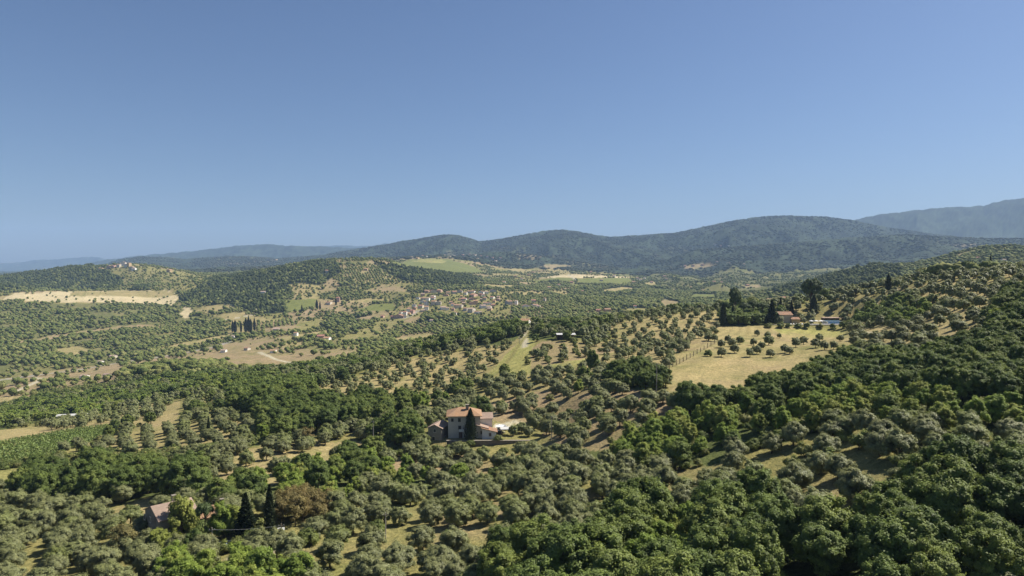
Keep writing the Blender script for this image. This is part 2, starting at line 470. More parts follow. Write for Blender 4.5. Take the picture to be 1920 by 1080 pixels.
Z('field', G_STRAW, 'strip', '1120,545 1170,538 1200,542 1150,550')
Z('field', G_EARTH, 'strip', '1270,500 1330,495 1345,499 1290,505')
Z('field', G_EARTH, 'strip', '1390,535 1425,533 1430,538 1395,540')
Z('field', G_STRAW, 'strip', '1205,530 1225,527 1235,533 1212,536')
Z('olive_far', G_EARTH, 'rows', '905,528 950,522 985,528 940,536')
Z('field', G_PALE, 'earth slip', '335,588 345,576 362,580 358,592 348,598')
# ---- valley floor on the left
Z('open_far', G_EARTH, 'valley', '-600,760 -600,725 0,712 150,694 300,670 430,642 560,655 640,655 590,690 430,694 330,690 240,700 200,735 60,752 0,765')
Z('field', G_EARTH, 'field', '120,713 130,702 220,690 300,678 350,670 470,660 560,668 590,686 440,690 425,674 330,678 250,688 215,706')
Z('field', G_STRAW, 'field', '-200,768 -200,748 0,745 44,742 45,756 0,763')
Z('field', G_STRAW, 'field', '60,745 110,735 190,727 185,734 100,748')
Z('field', G_VINE, 'field', '-100,716 0,713 48,710 45,718 0,722')
Z('hedge', G_FLOOR, 'hedge', '60,734 190,722 260,716 260,722 190,728 62,742')
Z('wood_far', G_FAR, 'wood', '225,710 240,692 320,684 420,680 432,692 430,700 300,712')
# ---- near side
Z('olive_rows', G_STRAW, 'in the rows behind the long pale shed', '-300,835 -300,805 0,812 80,800 100,792 160,785 230,765 330,745 350,755 345,775 300,790 205,808 120,808 0,830')
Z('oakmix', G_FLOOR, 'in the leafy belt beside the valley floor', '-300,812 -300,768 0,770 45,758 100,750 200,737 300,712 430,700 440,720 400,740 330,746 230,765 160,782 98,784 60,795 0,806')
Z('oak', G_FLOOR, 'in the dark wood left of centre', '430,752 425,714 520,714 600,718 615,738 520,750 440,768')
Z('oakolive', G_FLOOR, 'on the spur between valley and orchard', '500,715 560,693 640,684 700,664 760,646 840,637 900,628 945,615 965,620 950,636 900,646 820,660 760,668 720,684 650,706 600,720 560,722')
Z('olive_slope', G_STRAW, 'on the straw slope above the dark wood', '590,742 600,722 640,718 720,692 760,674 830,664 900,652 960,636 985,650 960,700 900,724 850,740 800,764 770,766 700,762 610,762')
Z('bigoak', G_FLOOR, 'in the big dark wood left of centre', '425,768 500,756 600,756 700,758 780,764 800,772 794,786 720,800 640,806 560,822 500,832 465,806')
Z('olive_dense', G_DRY, 'on the slope left of the stone villa', '560,840 640,806 720,798 800,772 860,752 900,748 905,765 850,785 835,800 800,835 700,850 640,860')
Z('olive_dense', G_STRAW, 'above the dark oaks on the left', '150,900 290,880 330,868 480,840 560,825 640,830 700,850 690,880 600,885 500,905 420,912 330,905 200,910')
Z('oak', G_FLOOR, 'beside the dirt bank left of the villa', '700,842 698,815 770,800 792,815 770,842 730,850')
Z('olive_rows', G_STRAW, 'in the rows above the vineyard', '150,858 210,818 330,790 470,778 490,800 480,825 400,840 240,856')
Z('hedge', G_FLOOR, 'in the hedge under the olive rows', '160,872 235,856 400,842 480,826 482,836 330,866 240,876')
Z('field', G_VINE, 'vineyard', '-300,880 -300,838 0,832 120,810 215,797 215,814 130,844 100,858 0,874')
Z('hedge', G_FLOOR, 'in the hedge below the vineyard', '-300,887 0,872 100,856 235,846 235,854 90,870 0,882')
Z('field', G_MEADOW, 'field', '-300,928 -300,893 0,882 88,870 94,892 45,914 0,924')
Z('bigoak', G_FLOOR, 'in the dark oak belt on the left', '20,945 70,905 180,895 330,900 400,900 360,935 200,945 100,955')
Z('olive_dense', G_DRY, 'in the grove at the lower left', '-400,1300 -400,945 20,945 100,955 200,945 360,932 420,930 500,1000 500,1300')
Z('scrub', G_DRY, 'beside the farmhouse', '270,1010 280,980 360,975 520,1000 540,1020 520,1040 380,1045 300,1030')
Z('oakmix', G_FLOOR, 'in the wood below the villa', '480,950 480,905 520,892 640,868 700,862 720,884 850,895 900,908 700,935 600,955')
Z('oakmix', G_FLOOR, 'beside the brown thicket', '360,950 380,920 480,905 490,950 430,970')
Z('bushes', G_DRY, 'under the terrace wall', '800,842 840,834 1000,832 1030,838 1010,848 900,850 820,850')
Z('bank', G_EARTH, 'on the dry bank below the villa', '700,880 720,850 800,850 880,852 1000,850 1010,870 990,885 900,892 820,886')
Z('olive_villa', G_EARTH, 'in the dry grove behind the villa', '1010,845 1040,830 1000,822 960,800 900,780 900,752 960,740 1100,728 1200,725 1250,740 1290,770 1260,795 1140,850')
Z('oakolive', G_FLOOR, 'in the grey green thicket right of the villa', '985,905 1000,866 1060,846 1150,848 1150,880 1010,905')
Z('olive_rows', G_STRAW, 'in the strip above the dry grove', '880,752 925,715 1000,702 1110,696 1230,706 1215,722 1100,728 1000,738 900,762')
Z('oakolive', G_FLOOR, 'in the strip above the dry grove', '1070,727 1090,716 1140,714 1140,727')
Z('sparse', G_EARTH, 'in the garden plot below the pale shed', '985,695 990,655 1010,642 1060,640 1150,642 1205,636 1140,662 1100,674 1050,695')
Z('field', G_MEADOW, 'meadow', '905,708 940,672 965,644 985,630 1000,636 988,662 985,695 1050,680 1110,668 1110,680 1000,702 940,706')
Z('olive_slope', G_STRAW, 'in the orchard left of the wire fence', '1150,640 1135,612 1200,596 1300,584 1345,584 1345,610 1335,640 1290,668 1240,694 1232,704 1130,696 1060,697 1110,674 1150,658')
Z('oakolive', G_FLOOR, 'around the pale shed', '985,640 980,618 1010,608 1060,602 1120,612 1140,628 1130,640 1090,638 1062,626 1042,628 1030,640')
Z('oak', G_FLOOR, 'beside the small house on the crest', '890,642 920,625 960,612 975,622 960,640 930,650')
Z('oak', G_FLOOR, 'in the dark clump at the foot of the pale field', '1140,728 1138,712 1180,706 1225,710 1245,726 1230,735')
Z('field', G_STRAW, 'field', '1238,702 1292,668 1345,632 1345,612 1480,611 1600,626 1612,650 1600,690 1480,726 1420,745 1340,768 1270,745')
Z('field', G_MEADOW, 'lawn', '1450,616 1500,612 1590,624 1585,632 1540,634 1470,628')
Z('olive_ridge', G_STRAW, 'on the right-hand ridge', '1345,586 1460,579 1520,573 1600,556 1700,535 1800,517 1880,509 1960,505 2300,500 2300,640 1940,640 1860,660 1800,670 1700,682 1600,650 1600,622 1590,605 1350,606')
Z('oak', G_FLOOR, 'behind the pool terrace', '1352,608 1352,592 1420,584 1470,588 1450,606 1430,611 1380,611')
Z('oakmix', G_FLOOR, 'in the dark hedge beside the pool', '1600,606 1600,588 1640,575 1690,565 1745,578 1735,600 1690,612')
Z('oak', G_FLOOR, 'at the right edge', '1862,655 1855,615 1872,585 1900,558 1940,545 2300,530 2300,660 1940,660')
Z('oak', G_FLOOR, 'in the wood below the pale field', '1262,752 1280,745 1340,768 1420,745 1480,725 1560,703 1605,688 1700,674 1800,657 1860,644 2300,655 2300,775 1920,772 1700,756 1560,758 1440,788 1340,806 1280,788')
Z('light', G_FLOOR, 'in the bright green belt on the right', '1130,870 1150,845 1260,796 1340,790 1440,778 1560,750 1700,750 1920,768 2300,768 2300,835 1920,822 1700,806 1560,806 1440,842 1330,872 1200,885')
Z('olive_dense', G_DRY, 'in the broad grove in the foreground', '590,1010 600,960 700,935 900,916 1000,898 1130,872 1250,886 1330,900 1320,960 1240,985 1150,1020 900,1025 700,1025')
Z('olive_open', G_DRY, 'in the open grove on the right', '1310,975 1330,900 1360,858 1440,836 1560,804 1700,804 1920,822 2300,835 2300,905 1920,905 1800,905 1660,935 1560,1015 1480,1025 1420,975')
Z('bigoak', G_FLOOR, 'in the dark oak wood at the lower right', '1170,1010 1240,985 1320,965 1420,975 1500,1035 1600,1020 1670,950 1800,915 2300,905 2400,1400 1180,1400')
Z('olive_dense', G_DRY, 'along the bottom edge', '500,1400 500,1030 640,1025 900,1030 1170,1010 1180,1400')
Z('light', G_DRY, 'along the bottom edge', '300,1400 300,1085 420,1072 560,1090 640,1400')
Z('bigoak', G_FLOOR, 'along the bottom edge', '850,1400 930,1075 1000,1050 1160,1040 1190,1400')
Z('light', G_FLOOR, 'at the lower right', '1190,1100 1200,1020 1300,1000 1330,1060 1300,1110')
Z('brown', G_DRY, 'brown thicket', '516,990 520,962 560,955 612,962 612,984 560,988')
Z('sparse', G_DRY, 'in the gap of the foreground grove', '690,990 950,985 975,1002 955,1030 700,1036')
Z('field', G_STRAW, 'strip', '480,870 560,850 640,828 700,826 690,852 560,884 490,895')
Z('field', G_STRAW, 'strip', '-50,848 -50,812 0,806 85,799 95,812 20,842')
Z('field', G_STRAW, 'strip', '276,808 326,748 350,750 345,785 300,815')
Z('field', G_STRAW, 'strip', '190,985 200,955 280,930 310,938 290,965 215,995')
Z('field', G_STRAW, 'strip', '330,925 380,905 500,890 530,905 430,930')
Z('sparse', G_DRY, 'in the weedy clearing on the right', '1585,855 1640,832 1670,868 1655,925 1600,930')
Z('sparse', G_DRY, 'in the weedy clearing on the right', '1495,935 1552,930 1562,962 1505,968')
Z('bank', G_EARTH, 'on the dry bank below the villa', '800,890 900,872 985,868 990,890 900,906 820,902')
Z('field', G_DRY, 'yard', '838,826 838,815 900,800 930,792 985,796 1010,812 1005,826 900,826')
Z('field', G_GRAVEL, 'yard', '918,803 922,795 950,791 960,797 945,806')

NPOLY = len(ZN)
def refine(px, step=14):
    out = []
    for i in range(len(px)):
        a = np.array(px[i]); b = np.array(px[(i + 1) % len(px)])
        k = max(1, int(np.hypot(*(b - a)) / step))
        for j in range(k):
            out.append(tuple(a + (b - a) * j / k))
    return out
def pip(x, y, poly):
    inside = np.zeros(len(x), bool)
    px, py = poly[:, 0], poly[:, 1]
    j = len(poly) - 1
    for i in range(len(poly)):
        if py[i] != py[j]:
            cnd = ((py[i] > y) != (py[j] > y)) & (x < (px[j] - px[i]) * (y - py[i]) / (py[j] - py[i]) + px[i])
            inside ^= cnd
        j = i
    return inside
for z in ZN:
    w = []
    for (u, v) in refine(z['px']):
        x, y, _ = hit(min(max(u, -650), 2560), v)
        w.append((x, min(y, 9000.0)))
    z['w'] = np.array(w)
    z['bb'] = (z['w'][:, 0].min(), z['w'][:, 0].max(), z['w'][:, 1].min(), z['w'][:, 1].max())
def zone_index(x, y):
    """index of the topmost zone at each point, -1 outside all"""
    out = np.full(len(x), -1)
    for i in range(NPOLY - 1, -1, -1):
        b = ZN[i]['bb']
        c = np.where((out < 0) & (x >= b[0]) & (x <= b[1]) & (y >= b[2]) & (y <= b[3]))[0]
        if len(c):
            k = pip(x[c], y[c], ZN[i]['w'])
            out[c[k]] = i
    return out

# the farmed country across the valley: plots with hedges between them
def plots(x, y, size):
    gx_, gy_ = x / size, y / (size * 1.25)
    ix, iy = np.floor(gx_), np.floor(gy_)
    best = np.full(len(x), 9.0); second = np.full(len(x), 9.0); idh = np.zeros(len(x))
    for dx in (-1, 0, 1):
        for dy in (-1, 0, 1):
            cx, cy = ix + dx, iy + dy
            px = cx + 0.15 + 0.7 * hash2(cx, cy, 201); py = cy + 0.15 + 0.7 * hash2(cx, cy, 202)
            d = np.hypot(gx_ - px, gy_ - py); hh = hash2(cx, cy, 203)
            nb = d < best
            second = np.where(nb, best, np.minimum(second, d)); idh = np.where(nb, hh, idh); best = np.where(nb, d, best)
    return idh, (second - best) * size

# ------------------------------------------------------------------ ground sheet
gx, gy, gz = XG.ravel(), YG.ravel(), ZG.ravel() + CZ
jx = gx + np.clip(gy * 0.012, 0.8, 12) * fbm(gx / np.clip(gy * .05, 6, 60), gy / np.clip(gy * .05, 6, 60), 11, 3)
jy = gy + np.clip(gy * 0.012, 0.8, 12) * fbm(gx / np.clip(gy * .05, 6, 60), gy / np.clip(gy * .05, 6, 60), 23, 3)
zi = zone_index(jx, jy)
grd_of = np.array([z['grd'] for z in ZN] + [-1])
gcls = grd_of[zi]
gcls = np.where(gcls >= 0, gcls, np.where(gy < 620, G_DRY, np.where(gy < 3400, G_SCRUB, G_FAR)))
palette = np.array([G_COL[i] for i in range(13)])
pid, pedge = plots(jx, jy, 95.0)
ZSCRUB = np.array([z['cls'] in ('scrub_far',) and z['px'][0][0] > 100 for z in ZN] + [True])
patch = ((gy > 640) & (gy < 3400) & ZSCRUB[zi])
gcls = np.where(patch & (pid < 0.24), G_EARTH, np.where(patch & (pid < 0.38), G_STRAW, np.where(patch & (pid < 0.46), G_GREEN, np.where(patch & (pid < 0.7), G_DRY, gcls))))
gcls = np.where(patch & (pedge < 5), G_SCRUB, gcls)
gcls = np.where(patch & (gy > 2200) & (gx / np.maximum(gy, 1) > 0.16), G_BRUSH, gcls)
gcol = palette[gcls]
# natural patchiness of what covers the ground: dry and green patches, bare soil
def lerp(a, b, w):
    return a * (1 - w[:, None]) + b * w[:, None]
open_ = np.isin(gcls, [G_STRAW, G_DRY, G_EARTH, G_MEADOW, G_SCRUB, G_BRUSH])
n1 = np.clip(fbm(gx / 34, gy / 34, 31, 4) * 1.6 + 0.30, 0, 1) * open_
gcol = lerp(gcol, palette[G_DRY], n1 * 0.55)
n2 = np.clip(fbm(gx / 11, gy / 11, 37, 3) * 2.2 - 0.35, 0, 1) * open_
gcol = lerp(gcol, palette[G_GREEN] * 0.9, n2 * 0.6)
n3 = np.clip(fbm(gx / 19, gy / 19, 41, 3) * 2.0 - 0.5, 0, 1) * open_
gcol = lerp(gcol, palette[G_EARTH], n3 * 0.7)
pale_ = gcls == G_PALE
gcol = lerp(gcol, palette[G_EARTH], np.clip(fbm(gx / 40, gy / 25, 67, 4) * 1.5, 0, 1) * pale_ * 0.6)
# the far slopes: woods with clearings, fields and dry patches
farm = (gcls == G_FAR) & (gy > 2600)
fz = np.clip((gz - 300) / 160, 0, 1)
pid2, pedge2 = plots(jx, jy, 170.0)
m1 = np.clip((fbm(gx / 420, gy / 700, 43, 4) - 0.02 - 1.1 * fz) * 4, 0, 1) * farm * (pid2 < 0.55) * (pedge2 > 12) * np.clip((gy - 2600) / 600, 0, 1)
pick = 1 - pid2 / 0.55
field_col = np.where((pick > 0.62)[:, None], palette[G_EARTH] * 0.75, np.where((pick > 0.3)[:, None], palette[G_GREEN] * 0.8, palette[G_DRY] * 0.8))
gcol = lerp(gcol, field_col, m1 * 0.62)
m2 = fbm(gx / 90, gy / 150, 53, 4)
gcol = gcol * np.where(farm[:, None], np.clip(1 + 0.8 * m2 + 0.9 * (hash2(np.arange(len(gx)), np.arange(len(gx)) * 7 + 3, 9) - 0.5), .3, 2.5)[:, None], 1)
# canopy: woods on the far slopes are tens of metres of rough treetops
rough = np.where(gcls == G_FAR, np.clip((gy - 2600) / 800, 0, 1), 0) * (1 - m1)
gz = gz + rough * (9 * (hash2(np.arange(len(gx)), np.arange(len(gx)) * 3 + 1, 5) - 0.3) + 14 * fbm(gx / 70, gy / 120, 59, 3))
# mown and grazed lines in the pale fields
mown = np.isin(gcls, [G_STRAW, G_MEADOW]) & (gy < 700)
line = np.sin(2 * math.pi * (gx * 0.88 - gy * 0.47 + 3 * fbm(gx / 30, gy / 30, 61, 2)) / 5.5)
gcol = gcol * np.where(mown, 1 + 0.13 * line * np.clip(0.5 + fbm(gx / 25, gy / 25, 63, 2), 0, 1), 1)[:, None]
# roads and tracks: surfaces worn into the ground sheet
ROADS = [
    ([(-300, 735), (0, 712.5), (60, 704.5), (150, 693), (220, 681), (300, 669), (350, 661), (400, 651), (430, 641)], 4.5, G_ROAD),
    ([(25, 736), (45, 727), (80, 711), (65, 708)], 2.2, G_GRAVEL),
    ([(400, 604), (440, 597), (475, 590), (484, 583), (474, 574)], 2.5, G_GRAVEL),
    ([(486, 660), (520, 675), (545, 680), (575, 680)], 2.0, G_GRAVEL),
    ([(735, 600), (765, 595), (785, 582)], 3.0, G_ROAD),
    ([(1067, 515), (1080, 525)], 4.0, G_GRAVEL),
    ([(990, 600), (988, 615), (980, 630), (985, 640), (984, 650)], 1.8, G_GRAVEL),
    ([(1605, 622), (1640, 624), (1668, 628), (1700, 630)], 1.0, G_GRAVEL),
    ([(900, 790), (905, 778), (925, 765), (945, 757)], 1.3, G_GRAVEL),
    ([(905, 796), (930, 775), (950, 765)], 1.2, G_GRAVEL),
    ([(940, 800), (965, 790), (985, 800)], 1.6, G_GRAVEL),
    ([(415, 1080), (440, 1045), (470, 1035), (520, 1033)], 1.6, G_GRAVEL),
    ([(925, 712), (950, 680), (975, 645), (984, 632)], 1.2, G_DRY),
]
for pts, hw, gk in ROADS:
    w = np.array([hit(*p)[:2] for p in refine(pts + pts[::-1][1:-1], 6)[: max(2, sum(max(1, int(math.hypot(pts[i + 1][0] - pts[i][0], pts[i + 1][1] - pts[i][1]) / 6)) for i in range(len(pts) - 1)) + 1)]])
    b = (w[:, 0].min() - 15, w[:, 0].max() + 15, w[:, 1].min() - 15, w[:, 1].max() + 15)
    c = np.where((gx > b[0]) & (gx < b[1]) & (gy > b[2]) & (gy < b[3]))[0]
    dmin = np.full(len(c), 1e9)
    for i in range(len(w) - 1):
        a, e = w[i], w[i + 1]
        ab = e - a; L2 = (ab ** 2).sum() + 1e-9
        tt = np.clip(((gx[c] - a[0]) * ab[0] + (gy[c] - a[1]) * ab[1]) / L2, 0, 1)
        dmin = np.minimum(dmin, np.hypot(gx[c] - a[0] - tt * ab[0], gy[c] - a[1] - tt * ab[1]))
    sel = np.clip((hw + np.clip(gy[c] * 0.002, 0, 2) - dmin) / 1.5, 0, 1)
    gcol[c] = lerp(gcol[c], palette[gk], sel)
    ROAD_W = globals().setdefault('ROAD_W', [])
    ROAD_W.append((w, hw))
ZGc = (gz - CZ).reshape(ZG.shape)

gm = NT_('ground_cover')
at = gm.n('ShaderNodeAttribute', attribute_name='cover')
geo = gm.n('ShaderNodeNewGeometry')
f1 = gm.noise(geo.outputs['Position'], 0.9, 5, 0.62, 0.3, 0.7)
f2 = gm.noise(geo.outputs['Position'], 0.11, 4, 0.6, 0.3, 0.7)
f3 = gm.noise(geo.outputs['Position'], 3.5, 3, 0.6, 0.35, 0.65)
c = gm.mix(1.0, at.outputs['Color'], gm.mix(f1, (0.62, 0.66, 0.66), (1.3, 1.27, 1.22)), 'MULTIPLY')
c = gm.mix(1.0, c, gm.mix(f2, (0.80, 0.84, 0.78), (1.16, 1.13, 1.10)), 'MULTIPLY')
c = gm.mix(1.0, c, gm.mix(f3, (0.75, 0.76, 0.72), (1.2, 1.2, 1.2)), 'MULTIPLY')
mat_ground = gm.finish(c, 0.95, 0.05, f1, 0.35, 0.6)
nr, nc = ZG.shape
idx = np.arange(nr * nc).reshape(nr, nc)
quads = np.stack([idx[:-1, :-1], idx[:-1, 1:], idx[1:, 1:], idx[1:, :-1]], -1).reshape(-1, 4)
gme = make_mesh('ground', np.stack([gx, gy, gz], -1), [quads], [mat_ground], None, True)
ca = gme.color_attributes.new('cover', 'FLOAT_COLOR', 'POINT')
ca.data.foreach_set('color', np.concatenate([np.clip(gcol, 0, 1), np.ones((len(gcol), 1))], 1).astype(np.float32).ravel())
tag(link('ground', gme), kind='structure')

# ------------------------------------------------------------------ village houses: foot pixel, width, wall height, wall, roof
VH = [  # u, v (foot), width px, wall height px, wall, roof
    (748, 597, 22, 4, 'pink', 'brown'), (759, 592, 9, 7, 'white', 'red'), (765, 586, 8, 7, 'white', 'orange'), (773, 588, 9, 6, 'pink', 'red'), (776, 577, 7, 6, 'white', 'faded'),
    (735, 598, 8, 5, 'pink', 'red'), (789, 578, 11, 5, 'cream', 'red'), (799, 582, 10, 7, 'white', 'orange'), (799, 574, 7, 8, 'white', 'red'), (802, 565, 8, 6, 'white', 'faded'),
    (793, 563, 12, 4, 'grey', 'brown'), (814, 572, 11, 7, 'cream', 'orange'), (822, 572, 9, 6, 'cream', 'faded'), (830, 580, 20, 4, 'white', 'faded'), (812, 562, 9, 4, 'grey', 'red'),
    (800, 549, 13, 4, 'pink', 'brown'), (812, 549, 11, 4, 'cream', 'red'), (824, 548, 11, 4, 'pink', 'orange'), (840, 552, 10, 4, 'cream', 'brown'), (851, 551, 11, 4, 'grey', 'red'),
    (862, 549, 9, 4, 'grey', 'brown'), (855, 578, 18, 6, 'cream', 'brown'), (864, 577, 8, 5, 'cream', 'faded'), (870, 563, 18, 3, 'grey', 'red'), (885, 563, 12, 3, 'pink', 'red'),
    (888, 556, 22, 4, 'pink', 'red'), (892, 571, 11, 7, 'ochre', 'orange'), (880, 550, 9, 4, 'grey', 'brown'), (902, 551, 10, 4, 'white', 'brown'), (912, 552, 9, 5, 'white', 'faded'),
    (905, 578, 13, 5, 'white', 'faded'), (917, 579, 10, 4, 'white', 'faded'), (924, 548, 10, 4, 'grey', 'red'), (884, 586, 15, 7, 'cream', 'faded'), (872, 583, 9, 5, 'grey', 'brown'),
    (900, 588, 7, 3, 'white', 'faded'), (852, 590, 9, 4, 'white', 'brown'), (909, 563, 7, 5, 'cream', 'red'), (954, 571, 19, 6, 'grey', 'brown'), (968, 571, 6, 7, 'white', 'faded'),
    (986, 577, 16, 3, 'white', 'red'), (1003, 575, 14, 3, 'white', 'brown'), (1010, 577, 9, 3, 'white', 'faded'), (1000, 567, 11, 4, 'grey', 'red'), (1021, 565, 4, 6, 'cream', 'orange'),
    (1122, 585, 10, 4, 'pink', 'red'), (1139, 584, 14, 4, 'ochre', 'brown')]
HV = [(204, 503, 9, 4, 'pink', 'brown'), (213, 502, 10, 4, 'pink', 'red'), (222, 501, 9, 5, 'cream', 'brown'), (230, 499, 8, 7, 'white', 'brown'), (235, 501, 7, 6, 'white', 'faded'),
      (241, 501, 6, 8, 'ochre', 'brown'), (246, 506, 9, 5, 'cream', 'faded'), (250, 508, 8, 5, 'white', 'faded'), (188, 507, 9, 4, 'ochre', 'brown'), (316, 511, 8, 5, 'ochre', 'orange')]
OV = [(437, 634, 9, 4, 'white', 'faded', 'white shed beside the road under the seven cypresses'), (418, 661, 11, 2.5, 'white', 'faded', 'low white shed on the tan field beside the valley road'),
      (462, 657, 10, 3, 'cream', 'brown', 'cream house at the edge of the tan valley field'), (511, 662, 12, 3, 'white', 'orange', 'white house with orange roof among trees in the valley'),
      (554, 630, 7, 6, 'white', 'brown', 'white tower-like house left of the red-roofed pair in the valley'), (600, 636, 16, 6, 'pink', 'red', 'pink house with red roof alone in the valley'),
      (612, 638, 14, 4, 'white', 'orange', 'white annex with orange roof right of the pink valley house'), (516, 620, 22, 3, 'grey', 'faded', 'long grey barn above the tan slope in the valley'),
      (155, 711, 14, 3, 'white', 'faded', 'white low building on the valley floor at left'), (198, 709, 8, 3, 'cream', 'faded', 'small cream shed on the valley floor at left'),
      (210, 672, 12, 4, 'cream', 'faded', 'cream hut beside the valley road at left'), (187, 682, 6, 2.5, 'white', 'faded', 'tiny white hut on the valley road at left'),
      (633, 566, 8, 8, 'pink', 'red', 'pink tower house among cypresses left of the village'), (616, 571, 11, 4, 'cream', 'brown', 'cream house left of the pink tower house'),
      (492, 551, 12, 4, 'white', 'faded', 'white house in the dark wood left of the village'), (686, 507, 9, 3, 'ochre', 'orange', 'ochre house among the terraces on the hill crest'),
      (612, 512, 7, 5, 'cream', 'orange', 'cream house near the hill crest left of the terraces'), (671, 603, 6, 4, 'white', 'faded', 'small white house in the dark valley wood'),
      (717, 596, 7, 4, 'pink', 'red', 'small pink house left of the village'), (809, 604, 9, 2, 'white', 'faded', 'low white shed in front of the valley village'),
      (1835, 486, 8, 2.5, 'pink', 'red', 'tiny pale house on the hill beyond the right-hand crest'), (1883, 490, 8, 2, 'white', 'faded', 'tiny white house right of the crest cypress on the far hill'),
      (1191, 577, 7, 3, 'white', 'red', 'small white house just beyond the olive crest')]
FVH = [(783, 486, 7, 3, 'ochre', 'orange'), (772, 484, 5, 2.5, 'cream', 'brown'), (792, 482, 6, 3, 'cream', 'brown'), (799, 483, 5, 2.5, 'white', 'faded'), (833, 481, 5, 3, 'white', 'brown'), (843, 483, 6, 2.5, 'white', 'red'),
       (852, 482, 5, 3, 'white', 'faded'), (868, 480, 8, 2.5, 'pink', 'red'), (880, 479, 8, 2.5, 'pink', 'brown'), (891, 480, 7, 2.5, 'cream', 'red'), (902, 482, 8, 2.5, 'pink', 'red'), (913, 483, 7, 2.5, 'cream', 'brown'), (924, 485, 8, 2.5, 'pink', 'red'), (938, 486, 7, 2.5, 'cream', 'red'),
       (896, 487, 7, 2.5, 'cream', 'brown'), (910, 489, 7, 2.5, 'pink', 'red'), (930, 491, 7, 2.5, 'cream', 'red'), (518, 489, 10, 2.5, 'ochre', 'orange'), (1000, 513, 7, 3, 'ochre', 'orange'), (1108, 512, 9, 2.5, 'pink', 'red'), (1195, 524, 6, 3, 'cream', 'brown'), (1201, 527, 6, 3, 'white', 'faded'), (1246, 520, 7, 2.5, 'pink', 'red'), (1250, 525, 5, 3, 'cream', 'brown'),
       (1340, 460, 9, 2.2, 'white', 'faded'), (1352, 462, 8, 2.2, 'pink', 'red'), (1366, 463, 8, 2.2, 'white', 'faded'), (1285, 500, 8, 2.2, 'pink', 'red'), (1300, 499, 8, 2.2, 'pink', 'orange'), (1318, 498, 7, 2.2, 'pink', 'red'), (1345, 493, 7, 2.2, 'cream', 'red'), (1366, 495, 8, 2.2, 'pink', 'red'), (1395, 497, 8, 2.2, 'pink', 'brown'), (1402, 536, 8, 2.2, 'pink', 'orange'), (1340, 530, 7, 2.2, 'pink', 'red'), (1353, 531, 6, 2.2, 'cream', 'red')]
HOUSE_FEET = [(h[0], h[1]) for h in VH + HV + OV + FVH]

def extra_houses():
    rng = np.random.default_rng(12); out = []
    poly = np.array([(742, 598), (765, 572), (795, 553), (880, 547), (935, 550), (950, 575), (905, 590), (825, 580), (770, 596)], float)
    while len(out) < 34:
        u = rng.uniform(735, 955); v = rng.uniform(545, 600)
        if pip(np.array([u]), np.array([v]), poly)[0] and all(abs(u - h[0]) > 5.5 or abs(v - h[1]) > 3 for h in VH + out):
            out.append((u, v, rng.uniform(6, 10), rng.uniform(2.6, 4.6), ['white', 'cream', 'pink', 'white', 'ochre'][int(rng.integers(5))], ['red', 'brown', 'orange', 'faded'][int(rng.integers(4))]))
    return out
VH = VH + extra_houses()
FVH = FVH + [(966, 520, 7, 2.6, 'cream', 'red'), (978, 524, 6, 2.6, 'white', 'orange'), (992, 517, 7, 2.6, 'ochre', 'brown'), (1030, 541, 8, 3, 'cream', 'orange'), (1048, 536, 6, 2.6, 'white', 'red'), (1072, 531, 7, 2.6, 'pink', 'red'),
             (1128, 527, 6, 2.6, 'cream', 'brown'), (1152, 519, 6, 2.6, 'white', 'red'), (1188, 531, 7, 3, 'ochre', 'orange'), (1209, 524, 6, 2.6, 'white', 'faded'), (1222, 531, 6, 2.6, 'cream', 'red'), (1262, 546, 7, 2.6, 'white', 'brown'),
             (1295, 541, 6, 2.6, 'pink', 'orange'), (1320, 547, 6, 2.6, 'white', 'red'), (945, 531, 7, 2.6, 'white', 'orange'), (1092, 548, 6, 2.6, 'white', 'red')]
HOUSE_FEET = [(h[0], h[1]) for h in VH + HV + OV + FVH]

# ------------------------------------------------------------------ plant materials
def leaf_mat(name, cols, trans=0.22, rough=0.6, spec=0.25, patch=0.45):
    """cols: three leaf colours; each plant leans to one of them, its sprays vary a little"""
    t = NT_(name)
    oi = t.n('ShaderNodeObjectInfo')
    ramp = t.n('ShaderNodeValToRGB')
    ramp.color_ramp.elements[0].color = (*cols[0], 1); ramp.color_ramp.elements[1].color = (*cols[2], 1)
    e = ramp.color_ramp.elements.new(0.5); e.color = (*cols[1], 1)
    t.l(oi.outputs['Random'], ramp.inputs[0])
    tc = t.n('ShaderNodeTexCoord')
    f = t.noise(tc.outputs['Object'], 0.75, 3, 0.6, 0.32, 0.68)
    c = t.mix(1.0, ramp.outputs[0], t.mix(f, (1 - patch * .8, 1 - patch * .75, 1 - patch * .7), (1 + patch, 1 + patch * .9, 1 + patch * .6)), 'MULTIPLY')
    f2 = t.noise(tc.outputs['Object'], 4.5, 2, 0.6, 0.32, 0.68)
    c = t.mix(1.0, c, t.mix(f2, (0.75, 0.78, 0.8), (1.28, 1.22, 1.1)), 'MULTIPLY')
    return t.finish(c, rough, spec, trans=trans)

